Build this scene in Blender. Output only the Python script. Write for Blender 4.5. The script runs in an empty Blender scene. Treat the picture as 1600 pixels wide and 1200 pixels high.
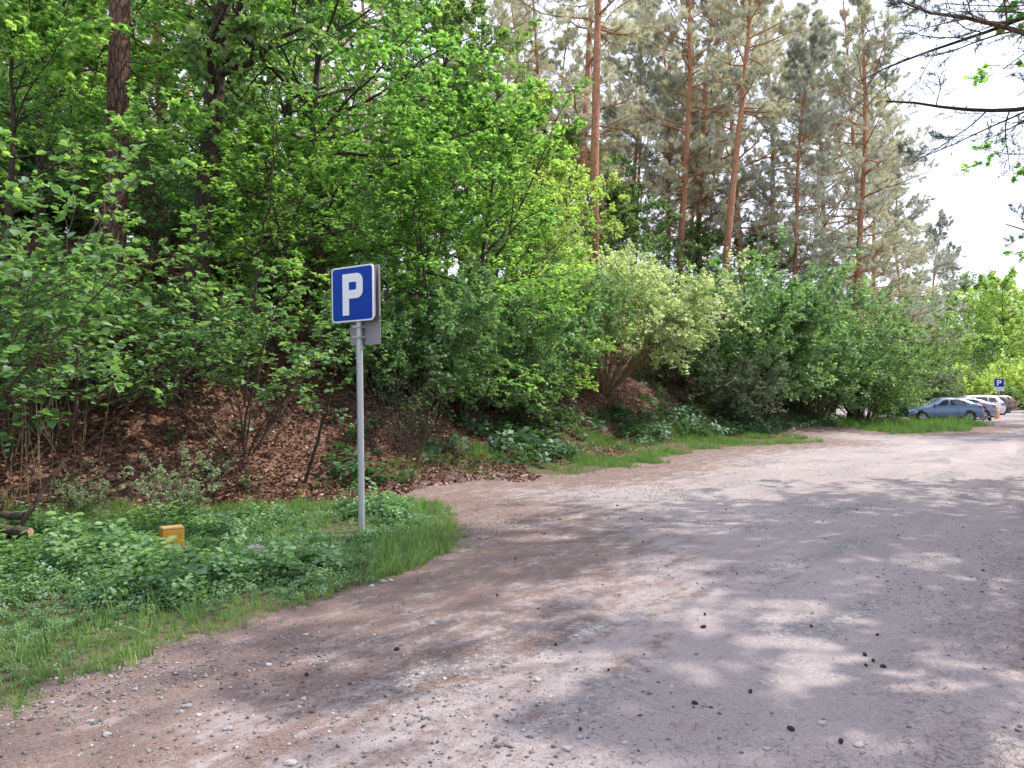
import bpy, bmesh, math
import numpy as np
from mathutils import Vector, Matrix

sc = bpy.context.scene
C = sc.collection
PI = math.pi
F = 1155.0; HOR = 619.0; EYE = 1.55

# ------------------------------------------------------------------ small helpers
def gp(u, v):                       # photograph pixel on flat ground -> metres
    Y = F*EYE/(v-HOR)
    return ((u-800)/F*Y, Y)

def norm(a):
    return a/np.maximum(np.linalg.norm(a, axis=-1, keepdims=True), 1e-9)

def tag(o, label=None, cat=None, group=None, kind=None):
    if label: o['label'] = label
    if cat: o['category'] = cat
    if group: o['group'] = group
    if kind: o['kind'] = kind
    return o

def empty(name, loc=(0, 0, 0), rz=0.0):
    o = bpy.data.objects.new(name, None); C.objects.link(o)
    o.location = loc; o.rotation_euler = (0, 0, rz); o.empty_display_size = .2
    return o

def make_mesh(name, V, faces, mats=(), rnd=None, smooth=False, mat_idx=None, attrs=None):
    """faces: list of (n,k) int arrays"""
    me = bpy.data.meshes.new(name)
    V = np.asarray(V, dtype=np.float32).reshape(-1, 3)
    faces = [np.asarray(f, dtype=np.int32) for f in faces if len(f)]
    me.vertices.add(len(V)); me.vertices.foreach_set('co', V.ravel())
    nl = sum(f.size for f in faces); nf = sum(len(f) for f in faces)
    me.loops.add(nl); me.loops.foreach_set('vertex_index', np.concatenate([f.ravel() for f in faces]))
    me.polygons.add(nf)
    tot = np.concatenate([np.full(len(f), f.shape[1], np.int32) for f in faces])
    st = np.concatenate([[0], np.cumsum(tot)[:-1]]).astype(np.int32)
    me.polygons.foreach_set('loop_start', st)
    if smooth: me.polygons.foreach_set('use_smooth', np.ones(nf, dtype=bool))
    for m in mats: me.materials.append(m)
    if mat_idx is not None: me.polygons.foreach_set('material_index', np.asarray(mat_idx, np.int32))
    if rnd is not None:
        a = me.attributes.new('rnd', 'FLOAT', 'FACE'); a.data.foreach_set('value', np.asarray(rnd, np.float32))
    if attrs:
        for k, v in attrs.items():
            a = me.attributes.new(k, 'FLOAT', 'POINT'); a.data.foreach_set('value', np.asarray(v, np.float32))
    me.update(); me.validate()
    return me

def add(name, me, parent=None, loc=None, rz=None):
    o = bpy.data.objects.new(name, me); C.objects.link(o)
    if parent: o.parent = parent
    if loc is not None: o.location = loc
    if rz is not None: o.rotation_euler = (0, 0, rz)
    return o

class MB:                           # collects simple shapes into one mesh
    def __init__(s): s.V = []; s.F = []; s.n = 0; s.sm = []
    def raw(s, V, faces):
        s.V.append(np.asarray(V, float)); s.F += [[i+s.n for i in f] for f in faces]; s.n += len(V)
    def box(s, c, d, rot=None):
        v = np.array([[x, y, z] for z in (-.5, .5) for y in (-.5, .5) for x in (-.5, .5)])*np.array(d)
        if rot is not None: v = v@np.array(rot).T
        v = v+np.array(c)
        s.raw(v, [[0, 2, 3, 1], [4, 5, 7, 6], [0, 1, 5, 4], [2, 6, 7, 3], [0, 4, 6, 2], [1, 3, 7, 5]])
    def tube(s, pts, r, k=10, cap=True):
        P = np.array(pts, float); R = np.full(len(P), r) if np.isscalar(r) else np.array(r, float)
        T = norm(np.gradient(P, axis=0)); ref = np.array([0, 0, 1.]) if abs(T[0][2]) < .9 else np.array([1., 0, 0])
        U = norm(np.cross(T, ref)); W = np.cross(T, U)
        a = np.arange(k)/k*2*PI
        V = P[:, None]+R[:, None, None]*(np.cos(a)[None, :, None]*U[:, None]+np.sin(a)[None, :, None]*W[:, None])
        f = []
        for i in range(len(P)-1):
            for j in range(k):
                f.append([i*k+j, i*k+(j+1) % k, (i+1)*k+(j+1) % k, (i+1)*k+j])
        if cap: f += [list(range(k))[::-1], [(len(P)-1)*k+j for j in range(k)]]
        s.raw(V.reshape(-1, 3), f)
    def prism(s, poly, y0, y1):     # polygon in x,z extruded along y
        n = len(poly); V = [(x, y0, z) for x, z in poly]+[(x, y1, z) for x, z in poly]
        s.raw(V, [list(range(n)), [n+i for i in range(n)][::-1]]+[[i, i+n, (i+1) % n+n, (i+1) % n] for i in range(n)])
    def mesh(s, name, mat, smooth=False, bevel=0):
        me = bpy.data.meshes.new(name)
        me.from_pydata(np.concatenate(s.V).tolist(), [], s.F)
        bm = bmesh.new(); bm.from_mesh(me)
        bmesh.ops.recalc_face_normals(bm, faces=bm.faces)
        if bevel: bmesh.ops.bevel(bm, geom=list(bm.edges), offset=bevel, segments=2, affect='EDGES', profile=.6)
        bm.to_mesh(me); bm.free()
        me.materials.append(mat)
        if smooth:
            for p in me.polygons: p.use_smooth = True
            try: me.set_sharp_from_angle(angle=math.radians(40))
            except Exception: pass
        me.update()
        return me
    def build(s, name, mat, parent=None, smooth=False, bevel=0):
        return add(name, s.mesh(name, mat, smooth, bevel), parent)

# ------------------------------------------------------------------ materials
def new_mat(name):
    m = bpy.data.materials.new(name); m.use_nodes = True
    nt = m.node_tree; nt.nodes.clear()
    return m, nt, nt.nodes, nt.links

def ramp(nt, fac, stops):
    r = nt.nodes.new('ShaderNodeValToRGB'); el = r.color_ramp.elements
    while len(el) < len(stops): el.new(.5)
    for e, (p, c) in zip(el, stops): e.position = p; e.color = (*c, 1)
    nt.links.new(fac, r.inputs[0]); return r.outputs[0]

def noise(nt, scale, detail=4, rough=.6, vec=None, dist=0.0):
    n = nt.nodes.new('ShaderNodeTexNoise'); n.inputs['Scale'].default_value = scale
    n.inputs['Detail'].default_value = detail; n.inputs['Roughness'].default_value = rough
    n.inputs['Distortion'].default_value = dist
    if vec is not None: nt.links.new(vec, n.inputs['Vector'])
    return n.outputs[0]

def math_n(nt, op, a, b=None, clamp=False):
    n = nt.nodes.new('ShaderNodeMath'); n.operation = op; n.use_clamp = clamp
    for i, x in enumerate((a, b)):
        if x is None: continue
        if isinstance(x, (int, float)): n.inputs[i].default_value = x
        else: nt.links.new(x, n.inputs[i])
    return n.outputs[0]

def mapr(nt, x, a, b, c=0.0, d=1.0):
    n = nt.nodes.new('ShaderNodeMapRange'); n.interpolation_type = 'SMOOTHSTEP'
    nt.links.new(x, n.inputs[0])
    for i, v in enumerate((a, b, c, d)): n.inputs[i+1].default_value = v
    return n.outputs[0]

def mixc(nt, fac, a, b, mode='MIX'):
    n = nt.nodes.new('ShaderNodeMix'); n.data_type = 'RGBA'; n.blend_type = mode
    for s, x in ((n.inputs[0], fac), (n.inputs[6], a), (n.inputs[7], b)):
        if isinstance(x, (int, float)): s.default_value = x
        elif isinstance(x, tuple): s.default_value = (*x, 1)
        else: nt.links.new(x, s)
    return n.outputs[2]

BR = {'cool_pine_needle': 1.7, 'pine_needle': 2.6, 'dark_pine_needle': 2.0, 'ground_herb': 1.4, 'grass_blade': 1.05, 'elder_leaf': 1.95, 'maple_leaf': 2.15, 'broad_leaf': 2.2, 'shrub_leaf': 2.3, 'hazel_leaf': 1.6, 'pale_leaf': 1.6, 'grey_leaf': 1.4, 'dark_ground_herb': 1.4}
def leaf_mat(name, dark, mid, light, trans=.45, tcol=None, gloss=.08, obj_var=.12):
    m, nt, N, L = new_mat(name)
    br = BR.get(name, 1.5)
    dark, mid, light = [tuple(min(.85, c*br) for c in q) for q in (dark, mid, light)]
    at = N.new('ShaderNodeAttribute'); at.attribute_name = 'rnd'
    col = ramp(nt, at.outputs['Fac'], [(0, dark), (.5, mid), (1, light)])
    oi = N.new('ShaderNodeObjectInfo')
    hv = N.new('ShaderNodeHueSaturation'); L.new(col, hv.inputs['Color']); hv.inputs['Saturation'].default_value = .88
    L.new(mapr(nt, oi.outputs['Random'], 0, 1, .5-.018, .5+.018), hv.inputs['Hue'])
    L.new(mapr(nt, oi.outputs['Random'], 1, 0, 1-obj_var, 1+obj_var), hv.inputs['Value'])
    col = hv.outputs[0]
    d = N.new('ShaderNodeBsdfDiffuse'); L.new(col, d.inputs['Color'])
    t = N.new('ShaderNodeBsdfTranslucent')
    tc = mixc(nt, 1.0, col, tcol or (1.35, 1.5, .78), 'MULTIPLY'); L.new(tc, t.inputs['Color'])
    mx = N.new('ShaderNodeMixShader'); mx.inputs[0].default_value = trans
    L.new(d.outputs[0], mx.inputs[1]); L.new(t.outputs[0], mx.inputs[2])
    out = N.new('ShaderNodeOutputMaterial')
    if gloss > 0:
        g = N.new('ShaderNodeBsdfGlossy'); g.inputs['Roughness'].default_value = .55
        g.inputs['Color'].default_value = (.85, .93, 1, 1)
        m2 = N.new('ShaderNodeMixShader'); m2.inputs[0].default_value = gloss*.55
        L.new(mx.outputs[0], m2.inputs[1]); L.new(g.outputs[0], m2.inputs[2]); L.new(m2.outputs[0], out.inputs[0])
    else: L.new(mx.outputs[0], out.inputs[0])
    return m

def bark_mat(name, dark, light, scale=14, bump=.6, top=None, z0=3, z1=9):
    m, nt, N, L = new_mat(name)
    tc = N.new('ShaderNodeTexCoord'); mp = N.new('ShaderNodeMapping'); mp.inputs['Scale'].default_value = (1, 1, .3)
    L.new(tc.outputs['Object'], mp.inputs['Vector'])
    n = noise(nt, scale, 6, .7, mp.outputs[0], .4)
    v = N.new('ShaderNodeTexVoronoi'); v.inputs['Scale'].default_value = scale*1.2; v.feature = 'DISTANCE_TO_EDGE'
    L.new(mp.outputs[0], v.inputs['Vector'])
    col = ramp(nt, n, [(.3, dark), (.7, light)])
    crack = mapr(nt, v.outputs[0], 0, .12)
    col = mixc(nt, crack, mixc(nt, .55, col, (0, 0, 0)), col)
    if top:
        sx = N.new('ShaderNodeSeparateXYZ'); L.new(tc.outputs['Object'], sx.inputs[0])
        f = mapr(nt, math_n(nt, 'ADD', sx.outputs[2], math_n(nt, 'MULTIPLY', n, 2.0)), z0+1, z1+1)
        tcol = ramp(nt, noise(nt, 6, 5, .7, tc.outputs['Object']), [(.3, top[0]), (.7, top[1])])
        col = mixc(nt, f, col, tcol)
    b = N.new('ShaderNodeBsdfPrincipled'); L.new(col, b.inputs['Base Color']); b.inputs['Roughness'].default_value = .9
    b.inputs['Specular IOR Level'].default_value = .2
    bp = N.new('ShaderNodeBump'); bp.inputs['Strength'].default_value = bump; bp.inputs['Distance'].default_value = .03
    L.new(math_n(nt, 'ADD', crack, n), bp.inputs['Height']); L.new(bp.outputs[0], b.inputs['Normal'])
    o = N.new('ShaderNodeOutputMaterial'); L.new(b.outputs[0], o.inputs[0])
    return m

def simple_mat(name, col, rough=.5, metal=0.0, var=.12, scale=20, coat=0.0, alpha_noise=None):
    m, nt, N, L = new_mat(name)
    tc = N.new('ShaderNodeTexCoord')
    n = noise(nt, scale, 5, .65, tc.outputs['Object'])
    c = mixc(nt, n, tuple(x*(1-var) for x in col), tuple(min(1, x*(1+var)) for x in col))
    b = N.new('ShaderNodeBsdfPrincipled'); L.new(c, b.inputs['Base Color'])
    b.inputs['Metallic'].default_value = metal; b.inputs['Coat Weight'].default_value = coat
    L.new(mapr(nt, n, .3, .7, rough*.85, min(1, rough*1.2)), b.inputs['Roughness'])
    o = N.new('ShaderNodeOutputMaterial'); L.new(b.outputs[0], o.inputs[0])
    return m

def rnd_mat(name, stops, rough=.85, trans=0.0):
    m, nt, N, L = new_mat(name)
    at = N.new('ShaderNodeAttribute'); at.attribute_name = 'rnd'
    col = ramp(nt, at.outputs['Fac'], stops)
    b = N.new('ShaderNodeBsdfPrincipled'); L.new(col, b.inputs['Base Color']); b.inputs['Roughness'].default_value = rough
    b.inputs['Specular IOR Level'].default_value = .25
    o = N.new('ShaderNodeOutputMaterial'); L.new(b.outputs[0], o.inputs[0])
    return m

M = {}
M['hazel'] = leaf_mat('hazel_leaf', (.045, .110, .038), (.078, .175, .058), (.14, .26, .075), .45, gloss=.10)
M['maple'] = leaf_mat('maple_leaf', (.060, .130, .035), (.125, .225, .055), (.24, .34, .08), .55, gloss=.06)
M['oak'] = leaf_mat('broad_leaf', (.055, .105, .038), (.105, .175, .060), (.19, .26, .09), .42, gloss=.07)
M['shrub'] = leaf_mat('shrub_leaf', (.055, .105, .040), (.098, .170, .060), (.17, .25, .09), .4, gloss=.10)
M['elder'] = leaf_mat('elder_leaf', (.17, .21, .11), (.28, .33, .19), (.47, .48, .34), .45, gloss=.06)
M['pale'] = leaf_mat('pale_leaf', (.14, .22, .06), (.24, .34, .09), (.42, .50, .18), .5, gloss=.05)
M['grey'] = leaf_mat('grey_leaf', (.11, .16, .09), (.17, .22, .13), (.27, .32, .20), .35, gloss=.06)
M['needle'] = leaf_mat('pine_needle', (.14, .155, .11), (.27, .275, .195), (.47, .455, .34), .35, (1.1, 1.1, .8), .10)  # greyish olive needles, with pale haze and glare lifted into the base colour
M['needle_g'] = leaf_mat('cool_pine_needle', (.15, .18, .155), (.27, .30, .26), (.44, .46, .40), .35, (1.1, 1.1, .85), .10)  # cooler hue, likewise lightened to imitate haze
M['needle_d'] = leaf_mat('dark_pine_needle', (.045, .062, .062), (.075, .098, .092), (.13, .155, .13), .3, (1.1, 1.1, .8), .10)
M['herb'] = leaf_mat('ground_herb', (.035, .100, .035), (.072, .180, .055), (.15, .29, .075), .4, gloss=.12)
M['herb_d'] = leaf_mat('dark_ground_herb', (.030, .075, .030), (.055, .125, .045), (.10, .20, .06), .35, gloss=.1)
M['grass'] = leaf_mat('grass_blade', (.085, .18, .03), (.14, .27, .045), (.26, .38, .08), .4, gloss=.06)
M['bark'] = bark_mat('dark_bark', (.045, .036, .028), (.13, .105, .08), 16)
M['twig'] = bark_mat('twig_bark', (.07, .05, .04), (.17, .13, .095), 30, .2)
M['tan'] = bark_mat('tan_stem', (.20, .14, .09), (.36, .27, .17), 30, .2)
M['pine_bark'] = bark_mat('pine_bark', (.10, .062, .048), (.24, .155, .12), 12, .9, ((.42, .19, .11), (.62, .34, .21)), 3, 8)
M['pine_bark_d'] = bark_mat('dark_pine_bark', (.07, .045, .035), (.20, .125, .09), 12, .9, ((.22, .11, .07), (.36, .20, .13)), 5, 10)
M['litterleaf'] = rnd_mat('dead_leaf', [(0, (.07, .035, .026)), (.45, (.20, .098, .068)), (.8, (.33, .185, .13)), (1, (.52, .38, .30))])
M['stone'] = rnd_mat('gravel_stone', [(0, (.09, .085, .085)), (.3, (.17, .16, .165)), (.5, (.27, .25, .26)), (.85, (.40, .375, .37)), (1, (.58, .56, .55))])
M['straw'] = rnd_mat('fallen_needle', [(0, (.05, .032, .025)), (.4, (.12, .07, .05)), (.75, (.24, .13, .085)), (1, (.38, .24, .16))])
M['cone'] = simple_mat('pine_cone', (.035, .022, .018), .9)
M['galv'] = simple_mat('galvanised_steel', (.46, .48, .50), .48, .55, .18, 9)
M['sign_blue'] = simple_mat('sign_blue', (.003, .045, .33), .45, 0, .10, 4)
[setattr(n.inputs['Specular IOR Level'], 'default_value', .18) for n in M['sign_blue'].node_tree.nodes if n.type == 'BSDF_PRINCIPLED']
M['sign_white'] = simple_mat('sign_white', (.78, .80, .82), .4, 0, .05, 6)
M['sign_grey'] = simple_mat('sign_back', (.30, .29, .31), .55, .3, .15, 7)
M['yellow'] = simple_mat('yellow_plastic', (.42, .21, .02), .9, 0, .45, 14)
M['orange'] = simple_mat('orange_plastic', (.78, .35, .08), .5, 0, .15, 9)

# ------------------------------------------------------------------ vector plant growing
def paths(P0, D0, Ln, S, rng, wob=.15, lift=0.0):
    N = len(P0); P = np.zeros((N, S, 3)); P[:, 0] = P0; d = norm(D0)
    for s in range(1, S):
        d = norm(d+rng.normal(0, wob, (N, 3))+np.array([0, 0, lift]))
        P[:, s] = P[:, s-1]+d*(Ln/(S-1))[:, None]
    return P

def interp(P, R, idx, t):
    S = P.shape[1]; x = t*(S-1); i = np.clip(x.astype(int), 0, S-2); f = (x-i)[:, None]
    a = P[idx, i]; b = P[idx, i+1]
    return a*(1-f)+b*f, norm(b-a), R[idx, i]*(1-f[:, 0])+R[idx, i+1]*f[:, 0]

def kids(P, R, n, t0, t1, ang, Lf, S, rng, wob=.15, lift=0.0, flat=.5, rf=.55, tipfade=.5, Labs=None):
    N = len(P); idx = np.repeat(np.arange(N), n)
    t = t0+(t1-t0)*((np.tile(np.arange(n), N)+rng.random(N*n))/n)
    p, T, r = interp(P, R, idx, t)
    q = rng.normal(0, 1, (N*n, 3)); q[:, 2] *= (1-flat)
    q = q-(q*T).sum(1, keepdims=True)*T; q = norm(q)
    a = np.radians(ang*(.75+.5*rng.random(N*n)))[:, None]
    d = np.cos(a)*T+np.sin(a)*q
    Lp = np.linalg.norm(np.diff(P, axis=1), axis=2).sum(1)
    L = (Lp[idx]*Lf if Labs is None else np.full(N*n, Labs))*(.65+.6*rng.random(N*n))*(1-tipfade*t)
    c = paths(p, d, L, S, rng, wob, lift)
    rr = np.clip(r*rf, .0015, None)[:, None]*np.linspace(1, .35, S)[None]
    return c, rr

def tubes(parts):
    """parts: list of (P(N,S,3), R(N,S), k) -> V, quads"""
    Vs = []; Fs = []; off = 0
    for P, R, k in parts:
        if len(P) == 0: continue
        N, S, _ = P.shape
        T = norm(np.gradient(P, axis=1))
        ref = np.where(np.abs(T[:, :1, 2:3]) < .8, np.array([0, 0, 1.]), np.array([1., 0, 0]))
        U = norm(np.cross(T, np.broadcast_to(ref, T.shape))); W = np.cross(T, U)
        a = np.arange(k)/k*2*PI
        V = P[:, :, None]+R[:, :, None, None]*(np.cos(a)[None, None, :, None]*U[:, :, None]+np.sin(a)[None, None, :, None]*W[:, :, None])
        b = (np.arange(N)*S*k)[:, None, None]+(np.arange(S-1)*k)[None, :, None]
        j = np.arange(k)[None, None]; j2 = (np.arange(k)+1)[None, None] % k
        f = np.stack([b+j, b+j2, b+k+j2, b+k+j], -1).reshape(-1, 4)+off
        Vs.append(V.reshape(-1, 3)); Fs.append(f); off += N*S*k
    return np.concatenate(Vs), np.concatenate(Fs)

LEAF4 = (np.array([[0, 0, 0], [.45, .36, .07], [1, 0, -.05], [.45, -.36, .07]]), np.array([[0, 1, 2, 3]]))
LEAF6 = (np.array([[0, 0, 0], [.28, .38, .06], [.72, .33, .05], [1, 0, -.10], [.72, -.33, .05], [.28, -.38, .06]]),
         np.array([[0, 3, 2, 1], [0, 5, 4, 3]]))
def _maple():
    ang = [0, 48, -48, 105, -105]; ln = [1, .85, .85, .5, .5]
    V = [(0.1, 0, 0)]; Fc = []
    for a, l in zip(ang, ln):
        a = math.radians(a); i = len(V)
        for da, r in ((.42, .42*l+.05), (0, l*.62), (-.42, .42*l+.05)):
            V.append((.1+r*math.cos(a+da), r*math.sin(a+da), .05-.09*(da == 0)))
        Fc.append([0, i+2, i+1, i])
    return np.array(V), np.array(Fc)
MAPLE = _maple()
SPRIG = None

def leaves(P, per, size, tmpl, rng, up=1.0, t0=.1, jit=.5, sv=.35, offs=.0, side=1.0, rbase=None):
    N = len(P); n = N*per; idx = np.repeat(np.arange(N), per)
    t = t0+(1-t0)*rng.random(n)
    p, T, _ = interp(P, np.zeros(P.shape[:2]), idx, t)
    sgn = np.where(rng.random(n) < .5, -1., 1.)[:, None]
    nrm = norm(np.array([0, 0, up])+rng.normal(0, jit, (n, 3)))
    ax = T*rng.uniform(.2, 1.2, (n, 1))+sgn*side*np.cross(nrm, T)+rng.normal(0, .3, (n, 3))
    ax = norm(ax-(ax*nrm).sum(1, keepdims=True)*nrm); bx = np.cross(nrm, ax)
    if offs: p = p+rng.normal(0, offs, (n, 3))
    sz = size*(1-sv+2*sv*rng.random(n))
    tv, tf = tmpl
    V = p[:, None]+sz[:, None, None]*(tv[None, :, :1]*ax[:, None]+tv[None, :, 1:2]*bx[:, None]+tv[None, :, 2:]*nrm[:, None])
    Fc = (np.arange(n)*len(tv))[:, None, None]+tf[None]
    r = np.clip(rng.normal(.45, .22, n), 0, 1)
    if rbase is not None: r = np.clip(r+rbase[idx]*.25, 0, 1)
    return V.reshape(-1, 3), Fc.reshape(-1, tf.shape[1]), np.repeat(r, len(tf))

def needles(P, per, ln, w, rng, t0=.2, spread=.9):
    N = len(P); n = N*per; idx = np.repeat(np.arange(N), per)
    t = t0+(1-t0)*rng.random(n)
    p, T, _ = interp(P, np.zeros(P.shape[:2]), idx, t)
    d = norm(T+rng.normal(0, spread, (n, 3))+np.array([0, 0, .25])); q = norm(np.cross(d, rng.normal(0, 1, (n, 3))))
    L = (ln*(.7+.6*rng.random(n)))[:, None]
    V = np.stack([p-q*w*.5, p+q*w*.5, p+d*L+q*w*.15, p+d*L-q*w*.15], 1)
    return V.reshape(-1, 3), np.arange(n*4).reshape(-1, 4), np.clip(np.repeat(rng.normal(.5, .2, N), per)+rng.normal(0, .12, n), 0, 1)

def cat(parts):
    V = []; Fc = []; r = []; off = 0
    for v, f, q in parts:
        V.append(v); Fc.append(f+off); r.append(q); off += len(v)
    return np.concatenate(V), [np.concatenate(Fc)], np.concatenate(r)

def broad_tree(seed, H=12, base=.2, spread=4, n1=22, n2=8, n3=5, per=9, lsize=.11, tmpl=LEAF6, r0=.16, low_ang=80, top_ang=35,
               droop=-.02, flat=.6, jit=.45, wig=.05, profile=None):
    rng = np.random.default_rng(seed)
    tr = paths(np.zeros((1, 3)), np.array([[rng.normal(0, .05), rng.normal(0, .05), 1.]]), np.array([H*.93]), 12, rng, wig, .05)
    tR = (r0*np.linspace(1, .12, 12)**.9)[None]; tR[0, 0] *= 1.35
    t = base+(1-base)*((np.arange(n1)+rng.random(n1)*.8)/n1)
    p, T, r = interp(tr, tR, np.zeros(n1, int), np.clip(t, 0, .99))
    az = np.arange(n1)*2.399+rng.normal(0, .35, n1)
    q = (t-base)/(1-base)
    el = np.radians(90-low_ang+(low_ang-top_ang)*q)
    d = np.stack([np.cos(az)*np.cos(el), np.sin(az)*np.cos(el), np.sin(el)], 1)
    prof = np.clip((1-q)**.55*(.55+.9*np.minimum(q*2.2, 1)), .18, 1) if profile is None else profile(q)
    L = spread*prof*(.75+.45*rng.random(n1))
    P1 = paths(p, d, L, 8, rng, .14, -droop*0+.015); R1 = (np.clip(r*.5, .012, .09))[:, None]*np.linspace(1, .25, 8)[None]
    P2, R2 = kids(P1, R1, n2, .15, .98, 50, .42, 6, rng, .16, .01, flat)
    P3, R3 = kids(P2, R2, n3, .15, 1, 50, .48, 4, rng, .18, droop, flat)
    V, Fq = tubes([(tr, tR, 12), (P1, R1, 6), (P2, R2, 4)])
    Vt, Ft = tubes([(P3, R3, 3)])
    rb = rng.normal(0, 1, len(P3))
    lp = cat([leaves(P3, per, lsize, tmpl, rng, jit=jit, rbase=rb), leaves(P2[:, 3:], max(2, per//3), lsize, tmpl, rng, jit=jit)])
    return (V, Fq), (Vt, Ft), lp

def shrub(seed, H=3, spread=2, stems=16, n2=9, n3=6, per=8, lsize=.07, tmpl=LEAF4, r0=.022, lean=(0, 0), flat=.3, droop=-.03, jit=.7,
          t2=.25, up=.03, base_r=.25):
    rng = np.random.default_rng(seed)
    az = rng.random(stems)*2*PI; sp = np.sqrt(rng.random(stems))
    tilt = np.arctan2(spread*sp, H)
    d = np.stack([np.cos(az)*np.sin(tilt)+lean[0], np.sin(az)*np.sin(tilt)+lean[1], np.cos(tilt)], 1)
    P0 = np.stack([np.cos(az)*base_r*sp, np.sin(az)*base_r*sp, np.zeros(stems)], 1)
    L = np.hypot(H, spread*sp)*(.7+.3*rng.random(stems))
    P1 = paths(P0, d, L, 9, rng, .08, -up); R1 = (r0*(.6+.6*rng.random(stems)))[:, None]*np.linspace(1, .25, 9)[None]
    P2, R2 = kids(P1, R1, n2, t2, .98, 45, .36, 6, rng, .15, .01, flat)
    P3, R3 = kids(P2, R2, n3, .2, 1, 48, .5, 4, rng, .2, droop, flat)
    V, Fq = tubes([(P1, R1, 6), (P2, R2, 4)])
    Vt, Ft = tubes([(P3, R3, 3)])
    rb = rng.normal(0, 1, len(P3))
    lp = cat([leaves(P3, per, lsize, tmpl, rng, jit=jit, rbase=rb), leaves(P2[:, 3:], max(2, per//2), lsize, tmpl, rng, jit=jit)])
    return (V, Fq), (Vt, Ft), lp

def pine(seed, H=22, base=.35, spread=3.2, n1=34, n2=10, n3=6, per=30, r0=.19, ln=.15, w=.017, dead=14, lean=0.0, low_long=1.0, wig=.025):
    rng = np.random.default_rng(seed)
    tr = paths(np.zeros((1, 3)), np.array([[lean, rng.normal(0, .02), 1.]]), np.array([H]), 16, rng, wig, .03)
    tR = (r0*np.linspace(1, .15, 16)**.8)[None]; tR[0, 0] *= 1.3
    t = base+(.985-base)*np.sort(rng.random(n1)); az = rng.random(n1)*2*PI
    p, T, r = interp(tr, tR, np.zeros(n1, int), t)
    q = (t-base)/(1-base); el = np.radians(-5+60*q+rng.normal(0, 10, n1))
    d = np.stack([np.cos(az)*np.cos(el), np.sin(az)*np.cos(el), np.sin(el)], 1)
    L = spread*np.clip((1-q**3)*low_long*np.clip(.55+q*1.5, 0, 1)+.2, .2, 1.2)*(.5+.65*rng.random(n1))
    P1 = paths(p, d, L, 9, rng, .13, .03); R1 = np.clip(r*.42, .012, .06)[:, None]*np.linspace(1, .25, 9)[None]
    P2, R2 = kids(P1, R1, n2, .25, .98, 48, .36, 6, rng, .15, .05, .35)
    P3, R3 = kids(P2, R2, n3, .25, 1, 45, .42, 4, rng, .15, .06, .3)
    parts = [(tr, tR, 14), (P1, R1, 6), (P2, R2, 3)]
    if dead:
        td = .1+(base+.1-.1)*rng.random(dead); pd_, Td, rd = interp(tr, tR, np.zeros(dead, int), td); az = rng.random(dead)*2*PI
        el = rng.normal(0, .25, dead); dd = np.stack([np.cos(az)*np.cos(el), np.sin(az)*np.cos(el), np.sin(el)], 1)
        D1 = paths(pd_, dd, .5+2.2*rng.random(dead)**1.5, 7, rng, .2, -.03); Q1 = np.full((dead, 1), .018)*np.linspace(1, .3, 7)[None]
        D2, Q2 = kids(D1, Q1, 5, .3, 1, 50, .4, 5, rng, .25, -.02)
        parts += [(D1, Q1, 4), (D2, Q2, 3)]
    V, Fq = tubes(parts); Vt, Ft = tubes([(P3, R3, 3)])
    lp = cat([needles(P3, per, ln, w, rng), needles(P2[:, 3:], per//2, ln, w, rng)])
    return (V, Fq), (Vt, Ft), lp

PROTO = {}
def proto(key, parts, bark, twig, leaf, names=('trunk', 'twigs', 'crown')):
    (V, Fq), (Vt, Ft), (lv, lf, lr) = parts
    nt = len(Ft); nlf = sum(len(f) for f in lf)
    PROTO[key] = dict(wood=make_mesh(key+'_wood', V, [Fq], [bark], smooth=True),
                      crown=make_mesh(key+'_crown', np.concatenate([lv, Vt]), lf+[Ft+len(lv)], [leaf, twig],
                                      rnd=np.concatenate([lr, np.full(nt, .5)]), mat_idx=np.concatenate([np.zeros(nlf, int), np.ones(nt, int)])),
                      names=names)

def plant(key, name, x, y, s=1.0, rz=0.0, label='', cat_='tree', group=None, sz=None, z=None, tilt=(0, 0), dz=-.06):
    p = PROTO[key]
    o = empty(name, (x, y, (H(x, y) if z is None else z)+dz), rz); o.scale = (s, s, sz or s)
    o.rotation_euler = (tilt[0], tilt[1], rz)
    tag(o, label, cat_, group)
    a, c = p['names'][0], p['names'][2]
    add(a, p['wood'], o); add(c, p['crown'], o)
    return o

# ------------------------------------------------------------------ terrain
FOOT = np.array([(-400, -300), (-60, -20), (-20, 2), (-12, 6.2), (-7, 8.4), (-4.5, 9.9), (-2.6, 11.7), (-.6, 13.9), (1.5, 18), (4, 22.8), (10, 29),
                 (17, 38.5), (21, 50), (27, 66), (40, 95), (80, 160), (300, 420)], float)
def sdist(x, y):                    # signed distance to the foot of the hill, positive uphill
    x = np.asarray(x, float); y = np.asarray(y, float)
    best = np.full(x.shape, 1e9); sg = np.zeros(x.shape)
    for a, b in zip(FOOT[:-1], FOOT[1:]):
        e = b-a; l = e@e
        t = np.clip(((x-a[0])*e[0]+(y-a[1])*e[1])/l, 0, 1)
        dx = x-a[0]-t*e[0]; dy = y-a[1]-t*e[1]; d = np.hypot(dx, dy)
        s = e[0]*(y-a[1])-e[1]*(x-a[0])
        m = d < best-1e-9
        best = np.where(m, d, best); sg = np.where(m, np.sign(s), sg)
    return best*sg

_rn = np.random.default_rng(5)
_W = [(_rn.normal(0, 1, 2), _rn.random()*6.28) for _ in range(24)]
def wav(x, y, f):                   # cheap smooth noise in about -1..1
    s = 0
    for i, (k, ph) in enumerate(_W):
        fi = f*(.5+1.4*(i % 6)/6)
        s = s+np.sin(k[0]*x*fi+k[1]*y*fi+ph)
    return s/5.0

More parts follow.
